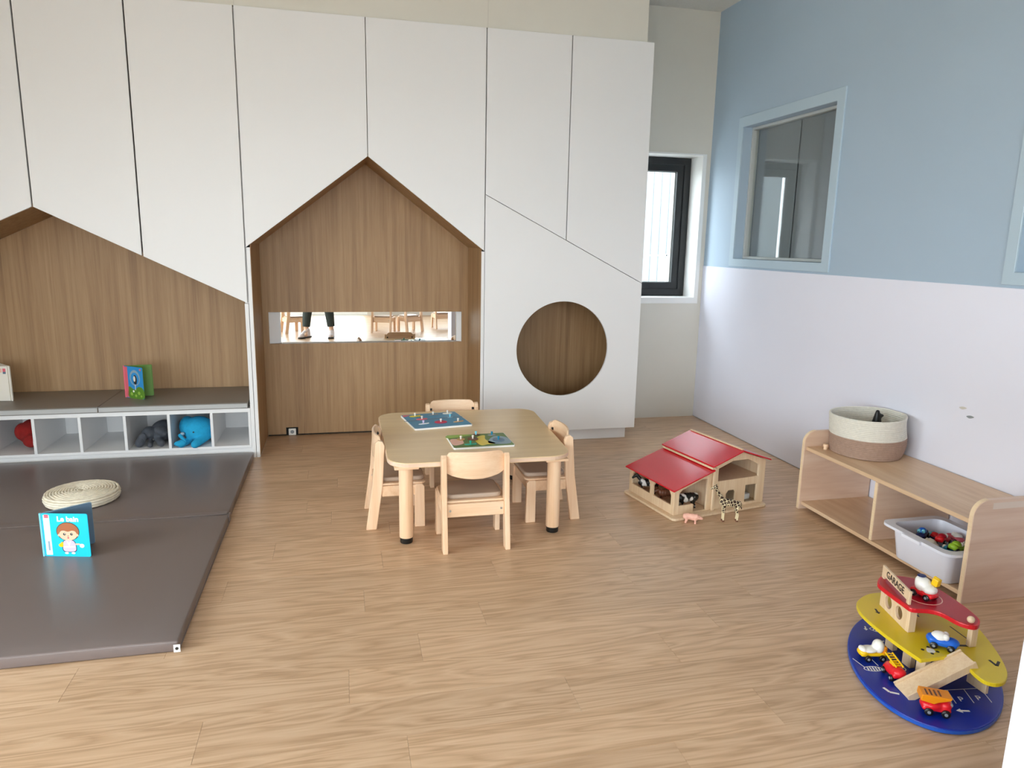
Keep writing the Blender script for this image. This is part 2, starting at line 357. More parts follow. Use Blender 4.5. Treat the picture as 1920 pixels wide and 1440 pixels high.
# right wall
wr_win = [rect(4.155, 5.255, 1.41, 2.41), rect(1.62, 2.75, 1.41, 2.41)]
wr = plate('wall_right', rect(ROOM_Y0 - .3, ROOM_Y1, -.12, ROOM_Z + .12), 'x', ROOM_X1, ROOM_X1 + .2, 'wall_blue', None, wr_win); struct(wr, 'right wall, blue above and white below')
box('lower_panel', (ROOM_X1 - .006, ROOM_Y0, .004), (ROOM_X1 + .001, ROOM_Y1 - .001, 1.336), 'wall_white', wr, .002)
for i, (yy, zz, ry) in enumerate(((2.925, .72, .4), (2.875, .685, -.2))):
    plate('paint_chip', catmull([(yy - .022, zz + .004), (yy, zz + .008), (yy + .024, zz), (yy + .004, zz - .007)], 4), 'x', ROOM_X1 - .0068, ROOM_X1 - .0058, 'grey' if i else 'skirting', wr)
for i, (a, b) in enumerate(((4.155, 5.255), (1.62, 2.75))):
    wi = root('window_%d' % (2 + i), (ROOM_X1, (a + b) / 2, 1.41)); struct(wi, 'interior window with pale blue casing and grey blind' if not i else 'second interior window cut off by the right edge')
    plate('casing', rect(a - .075, b + .06, 1.35, 2.485), 'x', ROOM_X1 - .012, ROOM_X1 + .001, 'frame_blue', wi, [rect(a, b, 1.41, 2.41)], bevel=.002)
    plate('sash', rect(a + .001, b - .001, 1.411, 2.409), 'x', ROOM_X1 + .07, ROOM_X1 + .12, 'sash_grey', wi, [rect(a + .022, b - .022, 1.43, 2.39)], bevel=.002)
    box('pane', (ROOM_X1 + .095, a + .02, 1.428), (ROOM_X1 + .101, b - .02, 2.392), 'inner_glass', wi, 0)
    box('back_lining', (ROOM_X1 + .196, a - .02, 1.39), (ROOM_X1 + .206, b + .02, 2.43), 'grey_blind', wi, 0)
    for k in range(4):
        ya = a + .012 + (b - a - .024) * k / 4; yb = a + .012 + (b - a - .024) * (k + 1) / 4 - .004
        box('blind_strip', (ROOM_X1 + .122 + .005 * (k % 2), ya, 1.412), (ROOM_X1 + .125 + .005 * (k % 2), yb, 2.405), 'grey_blind', wi, .001)
# left wall and its windows
wl = plate('wall_left', rect(ROOM_Y0 - .3, ROOM_Y1, -.12, ROOM_Z + .12), 'x', ROOM_X0 - .25, ROOM_X0, 'wall_cream', None, [rect(a, b, .1, 2.25) for a, b in LW]); struct(wl)
for i, (a, b) in enumerate(LW):
    wi = root('window_%d' % (4 + i), (ROOM_X0, (a + b) / 2, .1)); struct(wi, 'tall dark framed daylight window in the left wall, ' + ('farthest from the cabinets', 'the middle one', 'closest to the play mat')[i])
    m = (a + b) / 2
    plate('frame', rect(a, b, .1, 2.25), 'x', ROOM_X0 - .16, ROOM_X0 - .09, 'black_frame', wi, [rect(a + .06, m - .03, .16, 2.19), rect(m + .03, b - .06, .16, 2.19)])
    for q0, q1 in ((a + .06, m - .03), (m + .03, b - .06)): box('pane', (ROOM_X0 - .128, q0, .16), (ROOM_X0 - .122, q1, 2.19), 'clear_glass', wi, 0)
# wall behind the camera with a glazed door
wf = plate('wall_front', rect(ROOM_X0 - .25, ROOM_X1 + .3, -.12, ROOM_Z + .12), 'y', ROOM_Y0 - .25, ROOM_Y0, 'wall_cream', None, [rect(-2.8, .5, .0, 2.5), rect(.95, 2.85, .75, 2.45)]); struct(wf)
d1 = root('door_1', (-1.15, ROOM_Y0, 0)); struct(d1, 'glazed folding door to the garden')
for q0, q1 in ((-2.8, -1.71), (-1.7, -.61), (-.6, .5)):
    plate('leaf_frame', rect(q0, q1, 0.005, 2.5), 'y', ROOM_Y0 - .16, ROOM_Y0 - .1, 'white_frame', d1, [rect(q0 + .07, q1 - .07, .1, 2.42)])
    box('pane', (q0 + .07, ROOM_Y0 - .132, .1), (q1 - .07, ROOM_Y0 - .126, 2.42), 'clear_glass', d1, 0)
w7 = root('window_7', (1.9, ROOM_Y0, .75)); struct(w7, 'added white framed window for more light, beside the garden door')  # unseen window, added to brighten the low cabinet fronts and the right side
plate('frame', rect(.95, 2.85, .75, 2.45), 'y', ROOM_Y0 - .16, ROOM_Y0 - .1, 'white_frame', w7, [rect(1.01, 1.87, .81, 2.39), rect(1.93, 2.79, .81, 2.39)])
for q0, q1 in ((1.01, 1.87), (1.93, 2.79)): box('pane', (q0, ROOM_Y0 - .132, .81), (q1, ROOM_Y0 - .126, 2.39), 'clear_glass', w7, 0)
# partition whose white end shows at the right edge
pt = box('wall_partition', (1.513, .86, 0), (ROOM_X1 - .007, 1.2, 1.15), 'wall_white', None, .004); struct(pt, 'white end of a half height partition at the right edge')
# bulkhead above the cabinets
sf = plate('wall_bulkhead', rect(ROOM_X0, 2.157, 2.915, ROOM_Z), 'y', 5.10, ROOM_Y1, 'wall_cream', None); struct(sf, 'bulkhead above the tall cabinets')
for xx in (-.606, 1.005): box('joint', (xx - .0015, 5.0985, 2.916), (xx + .0015, 5.102, ROOM_Z), 'skirting', sf, 0)
# outside: ground and the ribbed metal building seen through the small window
gd = box('ground', (-40, -40, -.5), (40, 40, -.2), 'concrete', None, 0); struct(gd, 'paved ground outside')
bd = root('clad_building', (4.2, 11.2, -.2)); tag(bd, 'pale ribbed metal clad building outside the small window', 'building')
box('wall', (-1, 11.2, -.2), (10, 11.5, 6), 'cladding', bd, 0)
for i in range(40): box('rib', (2.6 + i * .14, 11.18, -.15), (2.67 + i * .14, 11.21, 6), 'cladding', bd, .008)
rl = root('railing', (4.5, 10, -.2)); tag(rl, 'thin grey metal railing outside the small window', 'railing')
for z in (.75, 1.35): box('rail', (2.5, 10, z), (7, 10.02, z + .02), 'grey', rl, 0)
for i in range(12): box('post', (2.8 + i * .38, 10.0, -.2), (2.82 + i * .38, 10.02, 1.38), 'grey', rl, 0)

# ================================================================== BUILT-IN CABINETS
FY, TOP = 5.08, 2.911
def door(name, poly, parent, mat='panel_white'):
    return plate(name, poly, 'y', FY, FY + .019, mat, parent, bevel=.0018, seg=2)
def shrink(x0, x1, g0=.003, g1=.003): return x0 + g0, x1 - g1
A1 = (-1.834, 1.664); SL = .4855                               # ridge of the reading nook and its slope
def nook(x): return A1[1] - SL * abs(x - A1[0])
ca = root('nook_cabinet', (-1.834, FY, 0)); tag(ca, 'white storage cabinet with pitched opening over the reading bench', 'cabinet')
seams = [-3.06, -2.434, -1.834, -1.234, -.61]
for i, (a, b) in enumerate(zip(seams, seams[1:])):
    x0, x1 = shrink(a, b, .0045, .0045)
    door('cabinet_door', [(x0, nook(x0)), (x1, nook(x1)), (x1, TOP), (x0, TOP)], ca)
box('side_panel', (-.632, FY, 0), (-.607, 5.74, 1.068), 'panel_white', ca, .001)
box('side_panel', (-.632, FY + .03, 1.068), (-.607, 5.74, TOP), 'panel_white', ca, .001)
box('side_panel', (-3.06, FY + .03, 0), (-3.035, 5.74, TOP), 'panel_white', ca, .001)
for s, xe in ((1, -.633), (-1, -3.034)):
    plate('roof_board', [A1, (xe, nook(xe)), (xe, nook(xe) + .02), (A1[0], A1[1] + .02)], 'y', FY + .0195, 5.662, 'oak_laminate', ca)
plate('back_panel', [(-3.034, .36), (-.633, .36), (-.633, nook(-.633)), A1, (-3.034, nook(-3.034))], 'y', 5.664, 5.684, 'oak_laminate', ca)
# ---- house nook with the mirror
HX0, HX1, HE, HA = -.578, .970, 1.449, (.194, 2.05)
hc = root('house_nook', (.194, FY, 0)); tag(hc, 'house shaped oak play nook with a long low mirror', 'play nook')
hs = (HA[1] - 1.438) / (.995 - HA[0])
def roof(x): return HA[1] - hs * abs(x - HA[0])
x0, x1 = shrink(-.61, .194, .0035, .002); door('cabinet_door', [(x0, roof(x0)), (x1, roof(x1)), (x1, TOP), (x0, TOP)], hc)
x0, x1 = shrink(.194, .995, .002, .003); door('cabinet_door', [(x0, roof(x0)), (x1, roof(x1)), (x1, TOP), (x0, TOP)], hc)
box('side_panel', (-.604, FY, 0), (HX0 - .003, 5.74, roof(-.604) - .002), 'panel_white', hc, .001)
box('side_panel', (HX1 + .003, FY, 0), (.995, 5.74, roof(.995) - .002), 'panel_white', hc, .001)
box('side_lining', (HX0 - .003, FY + .001, .012), (HX0, 5.62, roof(HX0)), 'oak_laminate', hc, 0)
box('side_lining', (HX1, FY + .001, .012), (HX1 + .003, 5.62, roof(HX1)), 'oak_laminate', hc, 0)
for xe in (HX0, HX1):
    plate('roof_board', [HA, (xe, roof(xe)), (xe, roof(xe) + .02), (HA[0], HA[1] + .02)], 'y', FY + .0195, 5.62, 'oak_laminate', hc)
MX0, MX1, MZ0, MZ1 = -.537, .922, .719, .958
outer = [(HX0, .014), (-.445, .014), (-.445, .068), (-.355, .068), (-.355, .014), (HX1, .014), (HX1, roof(HX1)), HA, (HX0, roof(HX0))]
plate('back_panel', outer, 'y', 5.62, 5.638, 'oak_laminate', hc, [rect(MX0, MX1, MZ0, MZ1)])
box('plinth_recess', (HX0, 5.645, 0), (HX1, 5.66, .1), 'dark_gap', hc, 0)
mr = box('mirror', (MX0 - .02, 5.668, MZ0 - .02), (MX1 + .02, 5.673, MZ1 + .02), 'mirror_silver', hc, 0); mr['label'] = 'long low mirror strip'
plate('mirror_reveal', [(MX0, 5.6385), (MX0 + .082, 5.667), (MX0, 5.667)], 'z', MZ0, MZ1, 'panel_white', hc)
plate('mirror_reveal', [(MX1, 5.6385), (MX1 - .036, 5.667), (MX1, 5.667)], 'z', MZ0, MZ1, 'panel_white', hc)
box('mirror_sill', (MX0, 5.6385, MZ0 - .012), (MX1, 5.667, MZ0), 'oak_laminate', hc, 0)
so = root('floor_socket', (-.4, 5.62, .002)); tag(so, 'small white power socket in a notch at the nook floor', 'socket')
box('plate', (-.428, 5.625, .002), (-.372, 5.642, .056), 'white_plastic', so, .006, 2)
lathe('outlet', [(.014, 0), (.014, .002), (.011, .0025), (.0, .0025)], 'grey', so, 20, Matrix.Translation((-.4, 5.6265, .03)) @ Matrix.Rotation(PI / 2, 4, 'X'))
# ---- cabinet with the round porthole
pc = root('porthole_cabinet', (1.6, FY, 0)); tag(pc, 'white tall cabinet with a round crawl-in porthole', 'cabinet')
CX0, CX1 = .998, 2.205
def diag(x): return 1.826 - (1.826 - 1.217) * (x - CX0) / (CX1 - CX0)
x0, x1 = shrink(.995, 1.598, .004, .003); door('cabinet_door', [(x0, diag(x0) + .004), (x1, diag(x1) + .004), (x1, TOP), (x0, TOP)], pc)
x0, x1 = shrink(1.598, 2.205, .003, 0); door('cabinet_door', [(x0, diag(x0) + .004), (x1, diag(x1) + .004), (x1, TOP), (x0, TOP)], pc)
plate('front_panel', [(CX0, .1), (CX1, .1), (CX1, diag(CX1)), (CX0, diag(CX0))], 'y', FY, FY + .019, 'panel_white', pc, [circ(1.598, .728, .355, 72)], bevel=.0015)
box('side_panel', (CX1 - .02, FY + .0195, .1), (CX1, 5.74, TOP), 'panel_white', pc, .001)
box('side_panel', (CX0, FY + .03, .1), (CX0 + .018, 5.74, TOP), 'panel_white', pc, .001)
box('plinth', (1.0, 5.162, 0), (2.163, 5.74, .1), 'panel_white', pc, .001)
box('inner_back', (CX0 + .019, 5.62, .12), (CX1 - .021, 5.64, 1.2), 'oak_laminate', pc, 0)
box('inner_floor', (CX0 + .019, FY + .0195, .1), (CX1 - .021, 5.62, .12), 'oak_laminate', pc, 0)
box('inner_top', (CX0 + .019, FY + .0195, 1.2), (CX1 - .021, 5.66, 1.215), 'oak_laminate', pc, 0)
for a, b in ((CX0 + .018, CX0 + .021), (CX1 - .023, CX1 - .02)): box('inner_side', (a, FY + .0195, .12), (b, 5.62, 1.2), 'oak_laminate', pc, 0)
# ---- bench with open cubbies
bn = root('cubby_bench', (-1.834, FY, 0)); tag(bn, 'white bench with a row of open shoe cubbies', 'bench')
BX0, BX1 = -3.034, -.633
box('top_board', (BX0, FY, .325), (BX1, 5.66, .352), 'panel_white', bn, .001)
box('bottom_board', (BX0, FY, .072), (BX1, 5.66, .09), 'panel_white', bn, .001)
box('kick_board', (BX0, FY + .012, .002), (BX1, FY + .03, .072), 'panel_white', bn, .001)
box('back_board', (BX0, 5.60, .09), (BX1, 5.615, .325), 'panel_white', bn, 0)
DIV = [-.885 - .27 * i for i in range(8)]
for x in DIV: box('divider', (x - .009, FY + .0005, .09), (x + .009, 5.60, .325), 'panel_white', bn, .001)
box('divider', (BX1 - .016, FY + .0005, .09), (BX1, 5.60, .325), 'panel_white', bn, .001)
for i, (a, b) in enumerate(((-3.03, -1.5755), (-1.5745, -.645))):
    cu = root('bench_cushion', ((a + b) / 2, 5.37, .353)); tag(cu, ('longer grey bench cushion on the left of the cubby bench', 'shorter grey bench cushion next to the house nook')[i], 'cushion', 'bench cushions')
    box('pad', (a, 5.072, .353), (b, 5.655, .394), 'bench_vinyl', cu, .005, 3, smooth=True)
    box('lit_front', (a + .004, 5.0705, .358), (b - .004, 5.0735, .387), 'bench_vinyl_lit', cu, .001)  # light falling on the cushion front, painted as a paler strip
    tube('piping', [(a + .006, 5.0725, .3895), (b - .006, 5.0725, .3895)], .0022, 'bench_vinyl', cu, 6)

# ================================================================== FLOOR MAT
mt = root('folding_mat', (-1.62, 3.83, 0)); tag(mt, 'large dark taupe vinyl folding play mat on the floor', 'mat')
def pad(name, x0, x1, y0, y1, h):
    bm = bmesh.new(); nx, ny = 24, 16; g = []
    for i in range(nx + 1):
        for j in range(ny + 1):
            u, v = i / nx, j / ny; e = min(u, 1 - u) * nx / 2; f = min(v, 1 - v) * ny / 2
            z = h - .003 * (1 - min(1, e)) - .003 * (1 - min(1, f)) + .0025 * math.sin(u * 9 + v * 4) * min(1, e) * min(1, f)
            g.append(bm.verts.new((x0 + (x1 - x0) * u, y0 + (y1 - y0) * v, z)))
    W = ny + 1
    for i in range(nx):
        for j in range(ny): bm.faces.new((g[i * W + j], g[(i + 1) * W + j], g[(i + 1) * W + j + 1], g[i * W + j + 1]))
    ed = [e for e in bm.edges if len(e.link_faces) == 1]
    r = bmesh.ops.extrude_edge_only(bm, edges=ed); vs = [v for v in r['geom'] if isinstance(v, bmesh.types.BMVert)]
    for v in vs: v.co.z = .001
    bmesh.ops.contextual_create(bm, geom=[e for e in bm.edges if len(e.link_faces) == 1]); bmesh.ops.recalc_face_normals(bm, faces=bm.faces)
    bev(bm, .007, 2, 50); return put(name, fin(bm, name, 60), 'taupe_vinyl', mt, True)
pad('front_section', -2.62, -.618, 2.61, 3.898, .05)
pad('rear_section', -2.62, -.622, 3.902, 5.06, .05)
box('fold_hinge', (-2.6, 3.88, .046), (-.63, 3.92, .0495), 'taupe_vinyl', mt, .001)
box('strap', (-.6195, 3.85, .008), (-.612, 3.9, .05), 'taupe_vinyl', mt, .002)
tg = box('care_tag', (-.632, 2.598, .006), (-.609, 2.6, .036), 'white', mt, .0005)
plate('print', circ(-.6205, .021, .006, 16), 'y', 2.5972, 2.598, 'ink', tg)
tube('seam', [(-.6175, 2.62, .006), (-.6175, 3.89, .006)], .0025, 'taupe_vinyl', mt, 6)

# ---- woven straw cushion (one coiled braid)
pf = root('straw_pouf', (-1.432, 4.235, .05)); tag(pf, 'round woven straw floor cushion lying on the mat', 'cushion')
pts, tu = [], 11
for i in range(tu * 40 + 1):
    t = i / 40; r = .014 + (.172 - .014) * t / tu; a = 2 * PI * t
    z = .112 - .006 * math.exp(-r * r / .002) - .012 * (r / .18) ** 4 + .0025 * math.sin(i * 1.9)
    pts.append((-1.432 + r * math.cos(a), 4.235 + r * math.sin(a), z))
tube('top_coil', pts, .0067, 'straw', pf, 6)
for k in range(4):
    rr = .172 + .010 * math.sin(PI * (k + .5) / 4); z = .0615 + k * .0135
    tube('side_coil', [(-1.432 + (rr + .0015 * math.sin(i * 1.9)) * math.cos(2 * PI * i / 90), 4.235 + (rr + .0015 * math.sin(i * 1.9)) * math.sin(2 * PI * i / 90), z) for i in range(90)], .0075, 'straw', pf, 6, True)
lathe('core', [(.0, .053), (.168, .053), (.176, .075), (.170, .098), (.10, .104), (0, .102)], 'straw_dark', pf, 40, Matrix.Translation((-1.432, 4.235, 0)))

# ================================================================== BOOKS
def open_book(rt_, hinge, dirs, wid, hgt, thick, z0, covers, pages, spine):
    """two boards standing in a V from a spine; returns the cover matrices"""
    Ms = []
    for k, a in enumerate(dirs):
        d = Vector((math.cos(a), math.sin(a), 0)); M = frameM((hinge[0], hinge[1], z0), d, (0, 0, 1)); Ms.append(M)   # local x along board, y up, z = d x up
        put(('front_cover', 'back_cover')[k], fin(platebm(rrect(.004, wid, 0, hgt, .008, 4), (), 'z', -.0015, .0015, .0006, 1, M)), covers[k], rt_)
        s = 1 if k == 0 else -1
        put('page_block', fin(platebm(rrect(.006, wid - .004, .003, hgt - .003, .006, 3), (), 'z', *sorted((-s * .0016, -s * thick)), 0, 1, M)), pages, rt_)
    lathe('spine', [(.0055, z0), (.0055, z0 + hgt)], spine, rt_, 14, Matrix.Translation((hinge[0], hinge[1], 0)))
    return Ms
def art(name, poly, M, z, mat, par): return put(name, fin(platebm(poly, (), 'z', z, z + .0003, 0, 1, M)), mat, par)
bk = root('bath_board_book', (-1.25, 3.5, .05)); tag(bk, 'turquoise board book titled Le bain standing open on the mat', 'book')
a0 = math.atan2(3.429 - 3.475, -1.148 + 1.356)
Ms = open_book(bk, (-1.356, 3.475), (a0, a0 + R(47)), .212, .208, .009, .0505, ('cyan', 'steel_blue'), 'dust_blue', 'cyan_light')
M = Ms[0]; cv = bk.children[0]
art('title_band', rrect(.012, .040, .008, .2, .002), M, .0016, 'paper', cv); art('logo', rrect(.018, .036, .186, .203, .002), M, .0020, 'rose', cv)
art('side_print', rrect(.024, .032, .03, .075, .001), M, .0020, 'steel_blue', cv)
text('title', 'Le bain', .034, M @ Matrix.Translation((.122, .181, .0018)), 'white', cv, .0003, .0012)
for nm, poly, z, mt_ in (('hair_outline', circ(.118, .122, .052, 28, .045), .0018, 'ink'), ('hair', circ(.118, .122, .0495, 28, .0425), .0021, 'hair'), ('face', circ(.118, .107, .040, 24, .028), .0024, 'skin'), ('fringe', catmull([(.078, .124), (.09, .146), (.118, .152), (.146, .146), (.158, .124), (.138, .127), (.118, .122), (.098, .127)], 4), .0027, 'hair'),
        ('eye', circ(.102, .110, .006, 12), .0030, 'ink'), ('eye', circ(.134, .110, .006, 12), .0030, 'ink'), ('eye_light', circ(.1035, .1115, .002, 8), .0033, 'white'), ('eye_light', circ(.1355, .1115, .002, 8), .0033, 'white'), ('nose', circ(.118, .101, .0025, 8), .0030, 'hair'), ('mouth', circ(.118, .092, .004, 10, .003), .0030, 'magenta'),
        ('ear', circ(.077, .105, .006, 10), .0023, 'skin'), ('ear', circ(.159, .105, .006, 10), .0023, 'skin'),
        ('robe_outline', catmull([(.094, .078), (.142, .078), (.150, .03), (.118, .022), (.088, .03)], 4), .0018, 'ink'), ('robe', catmull([(.096, .076), (.14, .076), (.147, .032), (.118, .0245), (.091, .032)], 4), .0021, 'lilac'), ('lapel', [(.108, .078), (.118, .05), (.128, .078), (.118, .066)], .0024, 'white'), ('belt', rrect(.094, .144, .046, .051, .001), .0024, 'white'),
        ('foot', circ(.104, .018, .009, 10, .005), .0021, 'white'), ('foot', circ(.134, .018, .009, 10, .005), .0021, 'white'), ('duck', circ(.082, .056, .011, 12, .009), .0024, 'toy_yellow'), ('duck_head', circ(.088, .066, .006, 10), .0027, 'toy_yellow'), ('arm', rrect(.144, .168, .058, .065, .003), .0021, 'skin'), ('sponge', circ(.176, .054, .011, 12, .010), .0024, 'paper')):
    art(nm, poly, M, z, mt_, cv)
bk = root('garden_board_book', (-1.4, 5.32, .394)); tag(bk, 'blue and green picture book standing open on the bench', 'book')
a0 = math.atan2(5.258 - 5.36, -1.337 + 1.478)
Ms = open_book(bk, (-1.478, 5.36), (a0, a0 + R(48)), .175, .222, .008, .3955, ('sky_print', 'grass'), 'grass', 'rose')
M = Ms[0]; cv = bk.children[0]
art('spine_band', rrect(.004, .034, .004, .218, .002), M, .0016, 'rose', cv)
art('meadow', catmull([(.036, .003), (.17, .003), (.172, .07), (.13, .085), (.09, .062), (.037, .08)], 4), M, .0016, 'grass', cv)
for x, yy, r, m_ in ((.06, .03, .012, 'grass_light'), (.1, .02, .010, 'grass_light'), (.13, .04, .012, 'grass_light'), (.08, .05, .008, 'white'), (.15, .02, .008, 'grass_light')): art('flower', circ(x, yy, r, 10), M, .002, m_, cv)
art('burst', circ(.1, .145, .048, 20, .055), M, .0018, 'steel_blue', cv); art('burst_inner', circ(.1, .14, .038, 20, .042), M, .0021, 'sky_print', cv)
art('mole_body', circ(.102, .132, .017, 16, .034), M, .0024, 'ink', cv); art('mole_belly', circ(.096, .138, .010, 12, .02), M, .0027, 'paper', cv); art('stalk', rrect(.098, .103, .06, .1, .001), M, .0024, 'paper', cv)
art('corner_mark', circ(.155, .205, .008, 10), M, .0018, 'rose', cv)
bk = root('cream_board_book', (-2.24, 5.36, .394)); tag(bk, 'cream book with a tiny red picture, cut off at the left edge', 'book')
Ms = open_book(bk, (-2.172, 5.347), (PI - R(6), PI - R(50)), .2, .238, .01, .3945, ('paper', 'paper'), 'paper', 'paper')
M = Ms[0] @ Matrix.Rotation(PI, 4, 'Y') @ Matrix.Translation((0, 0, .0095)); cv = bk.children[0]
art('picture', rrect(-.034, -.016, .19, .222, .002), M, .0016, 'rose', cv); art('picture_base', rrect(-.034, -.016, .186, .2, .002), M, .002, 'dust_blue', cv); art('picture', rrect(-.058, -.040, .195, .222, .004), M, .0016, 'pink', cv)

# ================================================================== SOFT TOYS IN THE CUBBIES
pl = root('blue_soft_toy', (-1.02, 5.2, .09)); tag(pl, 'bright blue plush animal lying in a bench cubby', 'soft toy')
bm = bmesh.new(); ball(bm, (-1.0, 5.23, .185), (.105, .12, .085)); ball(bm, (-1.075, 5.25, .2), (.05, .09, .07)); cone(bm, (-.93, 5.2, .15), (-1.0, 5.075, .112), .034, .027); cone(bm, (-1.05, 5.16, .12), (-1.09, 5.1, .115), .022, .028); ball(bm, (-1.095, 5.095, .117), (.042, .026, .02))
fused('body', bm, .006, 'plush_blue', pl, 4)
bm = bmesh.new(); cone(bm, (-1.1, 5.13, .165), (-1.06, 5.1, .125), .014, .008); fused('ear', bm, .004, 'plush_blue', pl, 3)
lathe('eye', [(.0, 0), (.006, 0), (.005, .004), (0, .005)], 'toy_black', pl, 12, Matrix.Translation((-1.01, 5.108, .19)) @ Matrix.Rotation(PI / 2, 4, 'X'))
bm = bmesh.new(); ball(bm, (-1.085, 5.135, .175), (.016, .012, .012)); fused('nose_patch', bm, .004, 'steel_blue', pl, 2)
pl = root('dark_soft_toy', (-1.27, 5.25, .09)); tag(pl, 'dark charcoal plush animal slumped in a bench cubby', 'soft toy')
bm = bmesh.new(); ball(bm, (-1.245, 5.3, .165), (.078, .13, .07)); ball(bm, (-1.31, 5.22, .17), (.05, .06, .045)); cone(bm, (-1.325, 5.2, .185), (-1.36, 5.14, .12), .026, .03); cone(bm, (-1.25, 5.2, .13), (-1.22, 5.12, .115), .03, .022); cone(bm, (-1.3, 5.18, .115), (-1.29, 5.12, .108), .018, .018)
fused('body', bm, .006, 'plush_grey', pl, 4)
bm = bmesh.new(); ball(bm, (-1.345, 5.145, .14), (.028, .012, .05), (0, .3, .2)); fused('ear', bm, .005, 'plush_grey', pl, 3)
bm = bmesh.new(); ball(bm, (-1.225, 5.17, .19), (.045, .05, .03), (0, .5, 0)); fused('wing', bm, .005, 'plush_grey', pl, 3)
pl = root('red_soft_toy', (-2.07, 5.3, .09)); tag(pl, 'dark red plush toy in the leftmost visible cubby', 'soft toy')
bm = bmesh.new(); ball(bm, (-2.06, 5.3, .185), (.07, .1, .09)); ball(bm, (-2.1, 5.26, .2), (.045, .05, .06)); ball(bm, (-2.03, 5.2, .15), (.05, .04, .045))
fused('body', bm, .006, 'plush_red', pl, 4)
box('care_label', (-1.998, 5.14, .135), (-1.978, 5.143, .16), 'white', pl, .0005)

# ================================================================== TODDLER TABLE
tb = root('play_table', (.69, 3.88, 0)); tag(tb, 'low beech children table with rounded corners and black feet', 'table')
TX0, TX1, TY0, TY1, TZ = .2, 1.185, 3.362, 4.43, .44
def tw(P): return [(.2 + (x - .2) * (.947 + .058 * (y_ - TY0) / (TY1 - TY0)) , y_) for x, y_ in P]
plate('tabletop', tw(rrect(TX0, TX1, TY0, TY1, .12, 10)), 'z', .4145, TZ, 'table_beech', tb, bevel=.003, seg=2)
plate('edge_band', tw(rrect(TX0 - .0015, TX1 + .0015, TY0 - .0015, TY1 + .0015, .1215, 10)), 'z', .4185, .436, 'ply_x', tb, [tw(rrect(TX0 + .0005, TX1 - .0005, TY0 + .0005, TY1 - .0005, .1195, 10))])
for lx in (.288, 1.058):
    for ly in (3.445, 4.32):
        lg = lathe('leg', [(.0, .03), (.0345, .03), (.0355, .034), (.0355, .413), (0, .413)], 'birch', tb, 28, Matrix.Translation((lx, ly, 0)))
        lathe('foot', [(.0, 0), (.030, 0), (.032, .003), (.032, .03), (0, .03)], 'black_plastic', lg, 24, Matrix.Translation((lx, ly, 0)))
        box('bracket', (lx - .06, ly - .06, .4), (lx + .06, ly + .06, .4142), 'birch_x', tb, .002)

# ================================================================== TODDLER CHAIRS
def make_chair():
    """faces +y, rear legs stand at y = 0"""
    c = root('toddler_chair'); W2, T = .169, .026
    def post(x0, x1, pts): plate('leg', pts, 'x', x0, x1, 'birch', c, bevel=.004, seg=2)
    for s in (-1, 1):
        x0, x1 = sorted((s * W2, s * (W2 - T)))
        post(x0, x1, [(-.034, 0), (.02, 0), (.056, .24), (.068, .455), (.058, .478), (.036, .484), (.02, .47), (.004, .26)])
        post(x0, x1, [(.222, 0), (.276, 0), (.274, .225), (.262, .24), (.228, .24), (.222, .23)])
        box('side_rail', (x0 + .004, .05, .178), (x1 - .004, .228, .236), 'birch_x', c, .003, 1)
        lathe('backrest_spacer', [(0, 0), (.008, 0), (.008, .014), (0, .014)], 'black_plastic', c, 12, Matrix.Translation((s * (W2 - T), .046, .445)) @ Matrix.Rotation(-s * PI / 2, 4, 'Y'))
    rr = box('rear_rail', (-W2 + T, .012, .171), (W2 - T, .032, .238), 'birch_x', c, .003)
    for s in (-1, 1): lathe('bolt', [(0, 0), (.006, 0), (.0055, .0025), (0, .003)], 'steel', rr, 12, Matrix.Translation((s * .128, .012, .205)) @ Matrix.Rotation(PI / 2, 4, 'X'))
    box('front_rail', (-W2 + T, .245, .178), (W2 - T, .265, .238), 'birch_x', c, .003)
    st = plate('seat', rrect(-W2 + .005, W2 - .005, .028, .282, .03, 5), 'z', .2385, .25, 'birch_x', c, bevel=.003)
    bm = platebm(rrect(-W2 + .03, W2 - .03, .05, .277, .035, 6), (), 'z', .2502, .274, .010, 4); put('seat_pad', fin(bm, 'p', 60), 'seat_vinyl', c, True)
    # curved plywood back, lower edge dipping in the middle
    bm = bmesh.new(); n = 20; rows = []
    for i in range(n + 1):
        u = -1 + 2 * i / n; x = u * .147; yb = .046 - .030 * (1 - u * u)
        e = max(0, (abs(u) - .8) / .2); zt = .500 - .030 * e ** 2.2 ; zb = .362 + .026 * u * u + .006 * e
        rows.append([bm.verts.new((x, yb + dy + (.008 if zz > .44 else 0) * 0, zz)) for dy, zz in ((-.005, zb), (-.007, (zb + zt) / 2), (-.005, zt), (.006, zt), (.004, (zb + zt) / 2), (.006, zb))])
    for a, b in zip(rows, rows[1:]):
        for k in range(6): bm.faces.new((a[k], a[(k + 1) % 6], b[(k + 1) % 6], b[k]))
    bm.faces.new(rows[0][::-1]); bm.faces.new(rows[-1]); bmesh.ops.recalc_face_normals(bm, faces=bm.faces); bev(bm, .002, 2, 50)
    put('backrest', fin(bm, 'b', 50), 'birch_x', c, True)
    return c
ch0 = make_chair()
spots = [((.6175, 3.287), 0, 'toddler chair at the front of the table, its back to the viewer'), ((.128, 3.80), -PI / 2, 'toddler chair on the left side of the table beside the mat'), ((1.222, 3.745), PI / 2, 'toddler chair on the right side of the table facing left'), ((.672, 4.508), PI, 'toddler chair behind the table facing the viewer'),
         ((.62, -.62), R(200), 'toddler chair behind the viewer nearest the person, seen in the mirror'), ((1.18, -.72), R(150), 'middle toddler chair behind the viewer, seen in the mirror'), ((1.75, -1.15), R(170), 'farthest toddler chair behind the viewer, seen in the mirror'), ((-.92, -.75), R(-110), 'toddler chair left of the person, seen in the mirror')]
